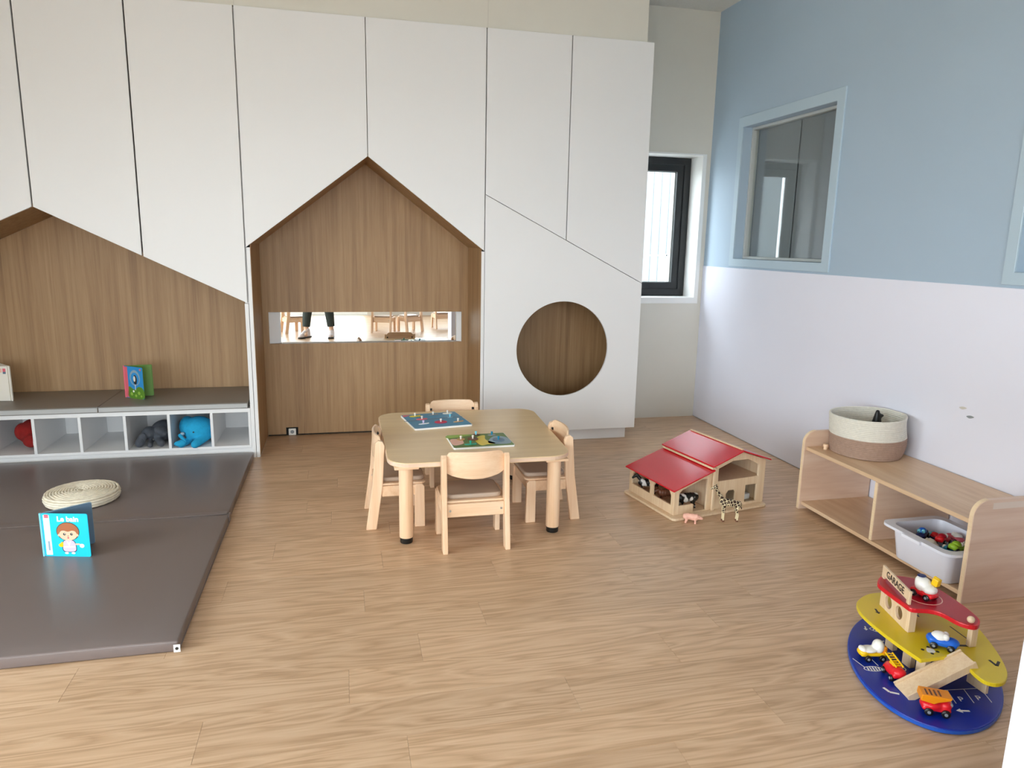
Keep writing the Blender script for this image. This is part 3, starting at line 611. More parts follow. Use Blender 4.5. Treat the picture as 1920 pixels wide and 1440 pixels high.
for i, (p, a, lb) in enumerate(spots):
    c = ch0 if i == 0 else copy_tree(ch0)
    c.location = (p[0], p[1], .0); c.rotation_euler = (0, 0, a); tag(c, lb, 'chair', 'light birch toddler chairs')

# ================================================================== PEG PUZZLES ON THE TABLE
def puzzle(name, label, c, w_, d_, rot, board_mat, prints, pieces):
    Z = TZ + .0005; M = Matrix.Translation((c[0], c[1], Z)) @ Matrix.Rotation(rot, 4, 'Z')
    r_ = root(name, (c[0], c[1], Z)); tag(r_, label, 'puzzle', 'wooden peg puzzles')
    put('board', fin(platebm(rrect(-w_ / 2, w_ / 2, -d_ / 2, d_ / 2, .012, 5), (), 'z', 0, .0105, .001, 1, M)), 'white', r_)
    put('picture', fin(platebm(rrect(-w_ / 2 + .003, w_ / 2 - .003, -d_ / 2 + .003, d_ / 2 - .003, .010, 5), (), 'z', .0105, .0109, 0, 1, M)), board_mat, r_)
    for poly, mt_ in prints:
        put('print', fin(platebm([((u - .5) * w_, (v - .5) * d_) for u, v in poly], (), 'z', .0109, .0112, 0, 1, M)), mt_, r_)
    for u, v, poly, mt_, knob, lb in pieces:
        x, y_ = (u - .5) * w_, (v - .5) * d_; P = M @ Vector((x, y_, .0113))
        q = root('puzzle_piece', P); tag(q, lb, 'puzzle piece', 'pieces of the peg puzzles')
        put('shape', fin(platebm([(x + a * w_, y_ + b * d_) for a, b in poly], (), 'z', .0113, .0145, .0008, 1, M)), mt_, q)
        lathe('peg', [(.0, 0), (.0045, 0), (.004, .008), (.0065, .012), (.006, .018), (0, .0195)], knob, q, 12, M @ Matrix.Translation((x, y_, .0145)))
def oval(a, b, n=14): return circ(0, 0, a, n, b)
fish = catmull([(-.1, 0), (-.03, .05), (.05, .03), (.1, .05), (.09, -.04), (.04, -.03), (-.03, -.05)], 3)
plane = catmull([(-.09, -.02), (-.02, .02), (.0, .06), (.03, .02), (.1, .03), (.09, -.01), (.02, -.03), (-.04, -.04)], 3)
puzzle('vehicle_puzzle', 'blue vehicle peg puzzle near the back of the table', (.53, 4.165), .348, .345, R(9), 'puzzle_blue',
       [(catmull([(.05, .52), (.9, .56), (.92, .6), (.05, .57)], 3), 'dust_blue'), (catmull([(.03, .85), (.14, .93), (.1, .97), (.03, .96)], 3), 'rose')],
       [(.22, .84, fish, 'yellow', 'paper', 'yellow piece of the blue puzzle'), (.55, .85, plane, 'grey', 'paper', 'dark grey plane piece of the blue puzzle'), (.82, .87, oval(.09, .05), 'paper', 'paper', 'off white helicopter piece at the far corner of the blue puzzle'),
        (.28, .6, oval(.10, .05), 'rose', 'paper', 'rose pink piece of the blue puzzle'), (.78, .58, oval(.05, .03), 'steel_blue', 'cyan_light', 'pale blue piece of the blue puzzle'), (.22, .28, plane, 'white', 'lilac', 'white police car piece of the blue puzzle'), (.53, .3, oval(.11, .09), 'magenta', 'paper', 'crimson round piece of the blue puzzle'), (.82, .25, plane, 'tan', 'paper', 'beige truck piece at the near right of the blue puzzle')])
puzzle('animal_puzzle', 'green animal peg puzzle at the front of the table', (.706, 3.68), .33, .255, R(1.5), 'puzzle_green',
       [(catmull([(.02, .75), (.4, .9), (.42, .97), (.03, .97)], 4), 'grass_light'), (catmull([(.46, .1), (.58, .15), (.72, .2), (.6, .5), (.64, .85), (.5, .75), (.42, .45)], 4), 'yellow'), (catmull([(.62, .2), (.95, .15), (.97, .6), (.8, .75), (.66, .5)], 4), 'steel_blue'), (catmull([(.03, .2), (.2, .3), (.2, .6), (.03, .65)], 4), 'pink')],
       [(.2, .6, oval(.07, .09), 'tan', 'paper', 'tan piece of the green puzzle'), (.4, .6, oval(.09, .13), 'brown', 'paper', 'dark brown bear piece of the green puzzle'), (.3, .2, fish, 'mint', 'mint', 'green crocodile piece of the green puzzle'), (.5, .9, oval(.06, .06), 'brown', 'cyan_light', 'small brown piece at the far edge of the green puzzle'), (.76, .82, oval(.07, .06), 'grey', 'teal', 'grey piece of the green puzzle'), (.8, .42, oval(.1, .15), 'dust_blue', 'teal', 'slate blue piece of the green puzzle')])

# ================================================================== TOY BARN
bn_ = root('toy_barn'); tag(bn_, 'wooden toy barn with a red roof and lean-to stable', 'toy barn')
TW = 'toy_wood'
plate('base', rrect(-.035, .64, -.052, .47, .03), 'z', .001, .015, TW, bn_, bevel=.003)
plate('stable_side', [(0, .0155), (.452, .0155), (.452, .164), (0, .164)], 'x', 0, .012, TW, bn_, [[(.03, .068), (.205, .068), (.205, .125), (.185, .15), (.05, .15), (.03, .125)], [(.235, .068), (.425, .068), (.425, .125), (.405, .15), (.255, .15), (.235, .125)]], bevel=.001)
plate('stable_front', [(.0125, .0155), (.256, .0155), (.256, .252), (.0125, .166)], 'y', 0, .012, TW, bn_, [[(.035, .066), (.135, .066), (.135, .02), (.225, .02), (.225, .205), (.19, .205), (.055, .158), (.035, .14)]], bevel=.001)
plate('stable_back', [(.0125, .0155), (.256, .0155), (.256, .252), (.0125, .166)], 'y', .44, .452, TW, bn_, bevel=.001)
plate('stable_roof', [(-.024, .1615), (.255, .2535), (.255, .2615), (-.024, .1695)], 'y', -.028, .468, 'barn_red', bn_, bevel=.002)
bx = [(.258, .0155), (.64, .0155), (.64, .278), (.449, .344), (.258, .278)]
plate('barn_front', bx, 'y', -.006, .008, TW, bn_, [[(.295, .182), (.59, .182), (.59, .252), (.505, .294), (.395, .294), (.295, .258)], [(.36, .03), (.43, .03), (.43, .1), (.415, .118), (.375, .118), (.36, .1)], [(.5, .03), (.585, .03), (.585, .135), (.5, .135)]], bevel=.001)
plate('barn_back', bx, 'y', .44, .452, TW, bn_, bevel=.001)
box('barn_side', (.258, .009, .0155), (.27, .4395, .279), TW, bn_, .001); box('barn_side', (.628, .009, .0155), (.64, .4395, .279), TW, bn_, .001)
box('loft_floor', (.2705, .009, .165), (.6275, .4395, .175), TW, bn_, .001)
box('partition', (.46, .02, .016), (.47, .42, .164), TW, bn_, .001)
box('corner_post', (.252, -.018, .0155), (.272, -.0065, .27), TW, bn_, .002)
plate('main_roof', [(.238, .2755), (.447, .3475), (.447, .3555), (.238, .2835)], 'y', -.03, .47, 'barn_red', bn_, bevel=.002)
plate('main_roof', [(.66, .2755), (.451, .3475), (.451, .3555), (.66, .2835)], 'y', -.03, .47, 'barn_red', bn_, bevel=.002)
plate('ridge_board', [(.442, .3555), (.456, .3555), (.456, .364), (.442, .364)], 'y', -.018, .46, TW, bn_, bevel=.001)
box('eave_board', (.238, -.02, .262), (.2575, .46, .2745), TW, bn_, .001)
box('manger', (.52, .06, .016), (.6, .2, .05), 'white', bn_, .002)
BL, BA = Vector((1.778, 3.492, 0)), R(10.5)
bn_.location = BL; bn_.rotation_euler = (0, 0, BA)
def barn_pt(u, v): return (BL.x + u * math.cos(BA) - v * math.sin(BA), BL.y + u * math.sin(BA) + v * math.cos(BA))

# ---- toy animals (each body one continuous figure)
def animal(name, label, hide, L, leg, rad, neck, head, muzzle, z0, loc, rot, vox=.0032, belly=1.05, ear=.010, tail=.05, horn=0, hoof='toy_black', legr=.16):
    """x forward; leg = leg length, rad = trunk radius, neck = (dx, dz), head = (length, radius)"""
    r_ = root(name); bm = bmesh.new(); hx = L / 2; zc = leg + rad * .75
    for k in range(7):
        t = k / 6; x = -hx + L * t * .96; rr = rad * (.88 + .14 * math.sin(PI * t) + .10 * (t > .6)); ball(bm, (x, 0, zc + .06 * rad * math.sin(PI * t * 2)), (L * .17, rr * .82, rr * belly), sub=2)
    nx, nz = hx * .85 + neck[0], zc + neck[1]
    cone(bm, (hx * .72, 0, zc + rad * .2), (nx, 0, nz), rad * .62, head[1] * .85)
    cone(bm, (nx, 0, nz), (nx + head[0] * math.cos(muzzle), 0, nz + head[0] * math.sin(muzzle)), head[1], head[1] * .62)
    for s in (-1, 1):
        yy = s * rad * .5
        fx = hx * .72; cone(bm, (fx, yy, zc), (fx + .03 * L, yy, leg * .52), rad * .34, rad * legr * 1.15); cone(bm, (fx + .03 * L, yy, leg * .52), (fx + .02 * L, yy, .006), rad * legr * 1.1, rad * legr)
        bx_ = -hx * .78; cone(bm, (bx_, yy, zc), (bx_ + .08 * L, yy, leg * .62), rad * .46, rad * legr * 1.3); cone(bm, (bx_ + .08 * L, yy, leg * .62), (bx_ - .03 * L, yy, leg * .36), rad * legr * 1.3, rad * legr * 1.05); cone(bm, (bx_ - .03 * L, yy, leg * .36), (bx_, yy, .006), rad * legr * 1.05, rad * legr)
        cone(bm, (nx - .2 * head[0], s * head[1] * .7, nz + head[1] * .6), (nx - .35 * head[0], s * (head[1] * .7 + ear), nz + head[1] * .9 + ear * .5), head[1] * .25, head[1] * .18)
        if horn: cone(bm, (nx, s * head[1] * .4, nz + head[1] * .7), (nx - .002, s * head[1] * .5, nz + head[1] + horn), .0022, .0028)
    if tail: cone(bm, (-hx * 1.05, 0, zc + rad * .5), (-hx * 1.2, 0, zc + rad * .5 - tail), rad * .1, rad * .12)
    fused('body', bm, vox, hide, r_, 3)
    for s in (-1, 1):
        for fx in (hx * .72 + .02 * L, -hx * .78): lathe('hoof', [(0, 0), (rad * legr * 1.35, 0), (rad * legr * 1.15, .009), (0, .009)], hoof, r_, 10, Matrix.Translation((fx, s * rad * .5, 0)))
        lathe('eye', [(0, 0), (head[1] * .14, 0), (head[1] * .1, .0015), (0, .002)], 'toy_black', r_, 8, Matrix.Translation((nx + head[0] * .2, s * head[1] * .78, nz + head[1] * .25)) @ Matrix.Rotation(-s * PI / 2, 4, 'X'))
    r_.location = (*loc, z0); r_.rotation_euler = (0, 0, rot); tag(r_, label, 'toy animal', 'toy animals at the barn'); return r_
animal('toy_cow', 'black and white toy cow at the barn stable front', 'cow_hide', .105, .042, .027, (.028, .012), (.026, .013), -.5, .0155, barn_pt(.152, .075), BA + PI - .1, tail=.04)
animal('toy_horse', 'dark toy horse with white at the rear stable opening', 'cow_hide', .10, .05, .022, (.03, .045), (.03, .011), -.7, .0155, barn_pt(.08, .365), BA + PI * .82, tail=.05)
animal('toy_calf', 'brown and white toy cow in the near stable opening', 'brown_hide', .09, .04, .023, (.022, .015), (.024, .012), -.4, .0155, barn_pt(.1, .2), BA + PI * .9, tail=.04)
animal('toy_pig', 'pink toy pig standing in front of the barn', 'pig_skin', .066, .02, .02, (.013, .0), (.018, .0125), -.25, .0005, (1.845, 3.412), R(-28), belly=.95, tail=.006, hoof='pig_skin', legr=.22)
gi = root('toy_giraffe'); bm = bmesh.new()
for k in range(6):
    t = k / 5; ball(bm, (-.045 + .085 * t, 0, .098 + .014 * t), (.022, .0165, .0215 + .003 * t), sub=2)
cone(bm, (.036, 0, .112), (.066, 0, .156), .0165, .0095); cone(bm, (.066, 0, .156), (.088, 0, .196), .0095, .0075); cone(bm, (.088, 0, .198), (.112, 0, .188), .0095, .006)
for s in (-1, 1):
    cone(bm, (.034, s * .010, .1), (.036, s * .0105, .048), .010, .0058); cone(bm, (.036, s * .0105, .048), (.036, s * .011, .004), .0056, .005)
    cone(bm, (-.044, s * .010, .098), (-.036, s * .0105, .062), .0125, .0065); cone(bm, (-.036, s * .0105, .062), (-.045, s * .0105, .04), .0065, .0055); cone(bm, (-.045, s * .0105, .04), (-.041, s * .011, .004), .0055, .005)
    cone(bm, (.085, s * .004, .205), (.083, s * .005, .216), .0022, .0028); cone(bm, (.083, s * .008, .202), (.078, s * .018, .206), .0035, .0022)
cone(bm, (-.058, 0, .11), (-.066, 0, .07), .0026, .0034)
fused('body', bm, .0028, 'giraffe_hide', gi, 3)
for s in (-1, 1):
    for x in (.036, -.041): lathe('hoof', [(0, 0), (.0068, 0), (.0058, .009), (0, .009)], 'brown', gi, 10, Matrix.Translation((x, s * .011, 0)))
gi.location = (2.07, 3.395, .0005); gi.rotation_euler = (0, 0, R(168)); tag(gi, 'spotted toy giraffe standing before the barn doors', 'toy animal', 'toy animals at the barn')

# ================================================================== LOW SHELF
sh = root('low_shelf', (2.82, 2.93, 0)); tag(sh, 'low birch plywood shelf unit against the white wall', 'shelf')
SX0, SX1, SY0, SY1 = 2.575, 3.046, 2.337, 3.514
def side(y0, y1, nm):
    o_ = [(SX0, .0)] + [(SX1, .0), (SX1, .47)] + [(SX0 + .07 - .07 * math.sin(R(a)), .40 + .07 * math.cos(R(a))) for a in range(0, 91, 10)]
    o = plate(nm, o_, 'y', y0, y1, 'ply_x', sh, bevel=.003, seg=2); 
    e_ = [(SX0 - .0012, .004), (SX0 + .003, .004), (SX0 + .003, .40)] + [(SX0 + .07 - .067 * math.sin(R(a)), .40 + .067 * math.cos(R(a))) for a in range(80, -1, -10)] + [(SX0 + .07 - .0712 * math.sin(R(a)), .40 + .0712 * math.cos(R(a))) for a in range(0, 91, 10)]
    put('edge', fin(platebm(e_, (), 'y', y0 + .003, y1 - .003)), 'ply_edge', o); return o
s0 = side(SY0, SY0 + .024, 'side_panel'); side(SY1 - .024, SY1, 'side_panel')
box('label_strip', (2.668, SY0 - .0008, .428), (2.86, SY0 + .0002, .456), 'label_tan', sh, 0)
box('top_board', (SX0 + .012, SY0 + .0245, .358), (SX1, SY1 - .0245, .379), 'ply_y', sh, .002)
box('bottom_board', (SX0 + .012, SY0 + .0245, .028), (SX1, SY1 - .0245, .048), 'ply_y', sh, .002)
dv = box('divider', (SX0 + .014, 2.909, .0485), (SX1, 2.929, .3575), 'ply_x', sh, .002)
box('edge', (SX0 + .0125, 2.910, .05), (SX0 + .0145, 2.928, .356), 'ply_edge', dv, 0)

# ---- rope basket
bs = root('rope_basket', (2.85, 3.33, .3795)); tag(bs, 'two tone rope basket, cream above brown, on the shelf', 'basket')
BC = (2.85, 3.33)
def ringr(a, z):   # slightly slumped outline
    r = .180 + .018 * (z - .38) / .22 + .004 * math.sin(3 * a + 1) + .012 * max(0, math.cos(a + .75)) ** 6 * math.sin((z - .38) / .22 * 5)
    return min(r, (3.036 - BC[0]) / max(.2, math.cos(a)) if math.cos(a) > .2 else 9)
zs = [.3865 + i * .0105 for i in range(21)]
for nm, zl, m_ in (('lower_band', [z for z in zs if z < .487], 'rope_brown'), ('upper_band', [z for z in zs if z >= .487], 'rope_cream')):
    bm = bmesh.new()
    for z in zl: tubebm([(BC[0] + ringr(2 * PI * i / 56, z) * math.cos(2 * PI * i / 56), BC[1] + ringr(2 * PI * i / 56, z) * math.sin(2 * PI * i / 56), z + .006 * math.sin(2 * PI * i / 56 + 2) * (z - .38) / .2) for i in range(56)], .0062, 6, bm, True)
    put(nm, fin(bm, nm, 60), m_, bs, True)
lathe('bottom', [(0, .381), (.176, .381), (.178, .392), (0, .392)], 'rope_brown', bs, 40, Matrix.Translation((*BC, 0)))
bt = root('black_toy', (2.95, 3.4, .393)); tag(bt, 'black toy tip poking up inside the rope basket', 'toy')
bm = bmesh.new(); ball(bm, (2.95, 3.4, .46), (.06, .05, .066)); cone(bm, (2.955, 3.39, .52), (2.95, 3.385, .598), .03, .012); ball(bm, (2.965, 3.38, .575), (.024, .012, .012)); fused('body', bm, .006, 'toy_black', bt, 3)
# ---- handle peg beside the basket
pg = root('wooden_peg', (2.66, 3.42, .3795)); tag(pg, 'tiny pale wooden peg beside the rope basket on the shelf', 'peg')
lathe('stem', [(0, .3795), (.011, .3795), (.011, .396), (0, .396)], 'birch', pg, 16, Matrix.Translation((2.66, 3.42, 0))); lathe('cap', [(0, .396), (.015, .396), (.014, .41), (0, .414)], 'birch', pg, 16, Matrix.Translation((2.66, 3.42, 0)))

# ---- plastic tray
tr = root('plastic_tray', (2.66, 2.575, .0485)); tag(tr, 'milky white plastic tray full of toy cars in the shelf', 'tray')
TRX0, TRX1, TRY0, TRY1 = 2.53, 2.84, 2.385, 2.765
def loop(ins, z, r): return [(x, y_, z) for x, y_ in rrect(TRX0 + ins, TRX1 - ins, TRY0 + ins, TRY1 - ins, r, 5)]
bm = bmesh.new(); rings = []
for ins, z, r in ((.04, .0495, .03), (.034, .055, .034), (.014, .206, .042), (-.012, .21, .05), (-.016, .203, .05), (-.02, .203, .05), (-.02, .215, .05), (.018, .215, .042), (.040, .057, .03)):
    rings.append([bm.verts.new(p) for p in loop(ins, z, r)])
for A, B in zip(rings, rings[1:]):
    for i in range(len(A)): bm.faces.new((A[i], A[(i + 1) % len(A)], B[(i + 1) % len(B)], B[i]))
bm.faces.new(rings[0]); bm.faces.new(rings[-1]); put('body', fin(bm, 't', 45), 'white_tray', tr, True)
box('grip', (2.497, 2.52, .197), (2.513, 2.63, .2145), 'white_tray', tr, .004, 2)

# ================================================================== TOY VEHICLES
def wheels(r_, xs, y_, r, wd=.010, z=None, mat='toy_black', hub='grey'):
    for x in xs:
        for s in (-1, 1):
            o = lathe('wheel', [(0, 0), (r * .8, 0), (r, wd * .2), (r, wd * .8), (r * .8, wd), (0, wd)], mat, r_, 18, Matrix.Translation((x, s * y_ - wd / 2, r if z is None else z)) @ Matrix.Rotation(-PI / 2, 4, 'X'))
            lathe('hub', [(0, 0), (r * .42, 0), (r * .36, .0016), (0, .002)], hub, o, 12, Matrix.Translation((x, s * (y_ + wd / 2), r if z is None else z)) @ Matrix.Rotation(-s * PI / 2, 4, 'X'))
def rounded(bm, c, s, r=.008):
    b2 = boxbm((c[0] - s[0] / 2, c[1] - s[1] / 2, c[2] - s[2] / 2), (c[0] + s[0] / 2, c[1] + s[1] / 2, c[2] + s[2] / 2)); bev(b2, r, 3)
    me = bpy.data.meshes.new('t'); b2.to_mesh(me); b2.free(); bm.from_mesh(me); bpy.data.meshes.remove(me)
def place(r_, loc, z, rot, label, cat='toy vehicle', group=None, scale=1.0, tilt=(0, 0)):
    r_.location = (*loc, z); r_.rotation_euler = (tilt[0], tilt[1], rot); r_.scale = (scale,) * 3; tag(r_, label, cat, group); return r_
GV = 'vehicles on the toy garage'
def car(name, body, roof_, win='toy_white'):
    r_ = root(name); bm = bmesh.new(); ball(bm, (.0, 0, .026), (.05, .027, .015)); ball(bm, (.026, 0, .027), (.027, .026, .014)); ball(bm, (-.028, 0, .028), (.024, .026, .016)); rounded(bm, (0, 0, .019), (.088, .046, .016))
    fused('body', bm, .003, body, r_, 5)
    bm = bmesh.new(); ball(bm, (-.010, 0, .038), (.028, .0225, .020)); fused('cabin', bm, .003, roof_, r_, 4)
    for s in (-1, 1):
        bm = bmesh.new(); ball(bm, (.008, s * .0105, .044), (.011, .0108, .0125)); fused('windscreen_eye', bm, .002, win, r_, 2)
        lathe('pupil', [(0, 0), (.003, 0), (0, .001)], 'toy_black', r_, 10, Matrix.Translation((.0192, s * .0095, .046)) @ Matrix.Rotation(PI / 2, 4, 'Y'))
    box('windscreen_bridge', (.002, -.006, .04), (.012, .006, .05), win, r_, .002)
    wheels(r_, (.026, -.026), .024, .0125); return r_
place(car('toy_car', 'car_blue', 'toy_white'), (2.024, 1.886), .1315, R(-42), 'bright blue toy car with white windows on the yellow deck', group=GV)
# tipper with white body
v = root('toy_tipper'); bm = bmesh.new(); rounded(bm, (0, 0, .024), (.096, .04, .014)); ball(bm, (.034, 0, .03), (.02, .023, .014)); fused('chassis', bm, .003, 'toy_yellow', v, 4)
bm = bmesh.new(); ball(bm, (.012, 0, .039), (.034, .024, .010)); ball(bm, (-.022, 0, .05), (.021, .024, .026)); ball(bm, (.036, 0, .041), (.014, .020, .010)); fused('body', bm, .003, 'toy_white', v, 5)
bm = bmesh.new(); rounded(bm, (-.040, 0, .042), (.014, .044, .03), .005); fused('tail_gate', bm, .003, 'orange', v, 3); wheels(v, (.024, -.03), .023, .0125)
place(v, (1.868, 2.03), .0185, R(170), 'white and yellow toy tipper truck on the blue base', group=GV)
# fire engine
v = root('toy_fire_engine'); bm = bmesh.new(); ball(bm, (0, 0, .028), (.046, .028, .02)); rounded(bm, (0, 0, .022), (.078, .05, .018)); ball(bm, (.026, 0, .032), (.02, .024, .018)); fused('body', bm, .003, 'toy_red', v, 5)
ld = root('t'); bpy.data.objects.remove(ld)
for s in (-1, 1): box('ladder_rail', (-.056, s * .0125 - .0025, .054), (.02, s * .0125 + .0025, .061), 'toy_yellow', v, .0015, 1, Matrix.Rotation(R(8), 4, 'Y'))
for k in range(6): box('ladder_rung', (-.052 + k * .0125, -.0125, .0555), (-.049 + k * .0125, .0125, .0595), 'toy_yellow', v, .001, 1, Matrix.Rotation(R(8), 4, 'Y'))
box('ladder_mount', (-.02, -.012, .042), (.01, .012, .052), 'toy_yellow', v, .002); wheels(v, (.025, -.025), .025, .012)
place(v, (1.868, 1.915), .0185, R(-102), 'red toy fire engine with a yellow ladder on the blue base', group=GV)
# dump truck
v = root('toy_dump_truck'); bm = bmesh.new(); ball(bm, (-.012, 0, .03), (.036, .028, .018)); ball(bm, (.028, 0, .034), (.020, .024, .019)); rounded(bm, (0, 0, .021), (.086, .046, .014)); fused('body', bm, .003, 'toy_red', v, 5)
plate('tipping_bed', [(-.052, .05), (-.012, .043), (.0, .05), (.034, .062), (.04, .07), (-.05, .072)], 'y', -.026, .026, 'orange', v, bevel=.003, seg=2)
for k in range(4): box('bed_slot', (-.036 + k * .013, -.02, .0715), (-.031 + k * .013, .012, .0726), 'brown', v, 0)
box('windscreen', (.037, -.016, .036), (.0465, .016, .046), 'grey', v, .002); wheels(v, (.026, -.024), .024, .0135)
place(v, (1.853, 1.718), .0185, R(-28), 'red toy dump truck with an orange bed at the near edge', group=GV)
# tow truck on the roof deck
v = root('toy_tow_truck'); bm = bmesh.new(); rounded(bm, (0, 0, .02), (.088, .05, .018)); ball(bm, (.012, 0, .022), (.036, .028, .013)); fused('chassis', bm, .003, 'toy_red', v, 4)
bm = bmesh.new(); ball(bm, (-.008, 0, .046), (.03, .027, .03)); ball(bm, (.02, 0, .038), (.024, .027, .018)); ball(bm, (-.02, 0, .056), (.018, .022, .022)); fused('body', bm, .003, 'toy_white', v, 5)
bm = bmesh.new(); ball(bm, (-.018, 0, .078), (.015, .017, .0035)); fused('roof_hatch', bm, .002, 'navy', v, 2)
box('crane', (.004, .006, .058), (.028, .03, .088), 'toy_yellow', v, .005, 2, Matrix.Rotation(R(10), 4, 'Y')); box('crane_jib', (-.004, .012, .078), (.02, .024, .092), 'toy_yellow', v, .003, 1, Matrix.Rotation(R(14), 4, 'Y'))
wheels(v, (.025, -.025), .025, .0125); place(v, (2.085, 2.05), .2325, R(-78), 'white and red toy tow truck with a yellow crane on the red deck', group=GV)
# cars in the tray
TV = 'toy cars in the plastic tray'
for b, r_, loc, z, rot, lb, ti in (('navy', 'car_blue', (2.655, 2.665), .128, R(215), 'navy toy car with a pale blue window in the tray', (.15, .1)), ('toy_red', 'deep_red', (2.685, 2.575), .135, R(15), 'bright red toy car in the middle of the tray', (-.2, .15)), ('paper', 'toy_white', (2.615, 2.585), .115, R(95), 'off white toy car at the front of the tray', (.15, 0)), ('grey', 'toy_black', (2.74, 2.485), .135, R(60), 'grey toy car with a black top in the tray', (0, .2)), ('teal', 'teal', (2.628, 2.497), .118, R(70), 'teal toy car at the front of the tray', (.1, .1)), ('toy_white', 'toy_white', (2.69, 2.455), .145, R(95), 'white toy car with black details in the tray', (.25, .1)), ('lime', 'lime', (2.628, 2.447), .158, R(8), 'lime green toy car against the shelf side in the tray', (0, .2)), ('deep_red', 'deep_red', (2.624, 2.682), .090, R(90), 'dark red toy car half hidden at the tray corner', (0, .1)), ('rose', 'toy_white', (2.772, 2.60), .125, R(92), 'pink and white toy car at the back of the tray', (.2, 0)), ('navy', 'toy_red', (2.735, 2.685), .098, R(100), 'navy toy car with a red roof low in the tray', (0, 0)), ('toy_black', 'grey', (2.70, 2.53), .060, R(-60), 'black toy car at the bottom of the tray', (.05, .05)), ('orange', 'orange', (2.65, 2.60), .059, R(30), 'orange toy car buried at the bottom of the tray', (0, 0)), ('teal', 'toy_white', (2.67, 2.47), .059, R(160), 'teal and white toy car buried at the bottom of the tray', (0, 0)), ('yellow', 'toy_yellow', (2.70, 2.66), .058, R(120), 'yellow toy car buried at the bottom of the tray', (0, 0))):
    place(car('toy_car', b, r_, 'cyan_light' if b == 'navy' else 'toy_white'), loc, z + (.032 if z > .08 else .012), rot, lb, 'toy vehicle', TV, .86 if z > .08 else .8, ti)

# ================================================================== TOY GARAGE
gr = root('toy_garage', (2.034, 1.971, 0)); tag(gr, 'three level wooden toy garage in blue, yellow and red', 'toy garage')
ga = R(54.4)
plate('base_deck', circ(2.034, 1.971, .394, 72, .243, ga), 'z', .001, .018, 'blue', gr, bevel=.004, seg=2)
plate('base_edge', circ(2.034, 1.971, .3955, 72, .2445, ga), 'z', .004, .0145, 'blue_edge', gr, [circ(2.034, 1.971, .3935, 72, .2425, ga)])
YP = [(1.955, 2.233), (2.001, 2.272), (2.069, 2.3), (2.147, 2.293), (2.25, 2.235), (2.30, 2.14), (2.305, 2.04), (2.259, 1.924), (2.2, 1.813), (2.14, 1.729), (2.086, 1.688), (2.044, 1.682), (2.019, 1.705), (2.022, 1.745)]
def spline(P, n=4):
    Q = [P[0]] + list(P) + [P[-1]]; out = []
    for i in range(1, len(Q) - 2):
        a, b, c, d = [Vector(Q[i + k]) for k in (-1, 0, 1, 2)]
        for j in range(n):
            t = j / n; out.append(tuple(.5 * (2 * b + (c - a) * t + (2 * a - 5 * b + 4 * c - d) * t * t + (3 * b - a - 3 * c + d) * t ** 3)))
    return out + [tuple(P[-1])]
YZ, YK = .131, .992
yl = [(x * YK, y_ * YK) for x, y_ in [(2.056, 1.850), (1.907, 1.850)] + spline([(1.905, 1.87), (1.902, 1.95), (1.906, 2.06), (1.922, 2.165)] + YP)]
plate('middle_deck', yl, 'z', YZ - .014, YZ, 'yellow', gr, bevel=.002, seg=1)
RP = [(1.996, 2.183), (2.041, 2.225), (2.08, 2.236), (2.133, 2.216), (2.175, 2.18), (2.194, 2.095), (2.185, 1.987), (2.165, 1.897), (2.142, 1.857), (2.1, 1.836), (2.067, 1.868), (2.056, 1.937), (2.027, 1.966), (1.975, 1.985), (1.975, 2.036), (1.983, 2.127)]
plate('roof_deck', catmull(RP, 4), 'z', .216, .232, 'red', gr, bevel=.003, seg=2)
plate('roof_paint', catmull([(x + (2.09 - x) * .05, y_ + (2.04 - y_) * .04) for x, y_ in RP], 4), 'z', .232, .2324, 'deep_red', gr)
plate('lift_ring', circ(2.085, 2.05, .062, 36), 'z', .2324, .2328, 'pink', gr, [circ(2.085, 2.05, .0585, 36)])
# front wall with two portholes
Mw = frameM((2.026, 2.194, .1315), (1.996 - 2.044, 2.022 - 2.212, 0), (0, 0, 1))
put('garage_wall', fin(platebm([(0, 0), (.196, 0), (.196, .084), (0, .084)], [circ(.060, .042, .025, 24), circ(.138, .042, .025, 24)], 'z', -.012, 0, .001, 1, Mw)), TW, gr)
put('side_wall', fin(platebm([(0, 0), (.03, 0), (.03, .084), (0, .084)], (), 'z', -.012, 0, .001, 1, frameM((1.978, 1.9925, .1315), (1, -.06, 0), (0, 0, 1)))), TW, gr)
for x, y_, s in ((2.134, 1.872, .014), (2.14, 2.16, .014)): box('upper_post', (x - s, y_ - s * .7, YZ + .0005), (x + s, y_ + s * .7, .2155), TW, gr, .002)
for x, y_ in ((1.993, 2.075), (1.972, 1.965), (1.955, 1.885), (2.2, 2.1)): box('lower_post', (x - .012, y_ - .02, .0185), (x + .012, y_ + .02, YZ - .0145), TW, gr, .002)
box('lower_panel', (2.10, 1.762, .0185), (2.114, 1.84, YZ - .0145), TW, gr, .002)
# GARAGE sign board
Ms_ = frameM((2.046, 2.222, .2326), (1.979 - 2.046, 2.008 - 2.222, 0), (0, 0, 1))
sg = put('sign_board', fin(platebm([(0, 0), (.018, 0), (.018, .012), (.206, .012), (.206, 0), (.224, 0), (.224, .052), (0, .052)], (), 'z', -.010, 0, .0015, 1, Ms_)), TW, gr)
text('sign_text', 'GARAGE', .037, Ms_ @ Matrix.Translation((.112, .0325, .0006)), 'ink', sg, .0003, .0006)
bm = bmesh.new(); ball(bm, (2.104, 1.86, .243), .0125); put('lift_knob', fin(bm, 'k'), TW, gr, True)
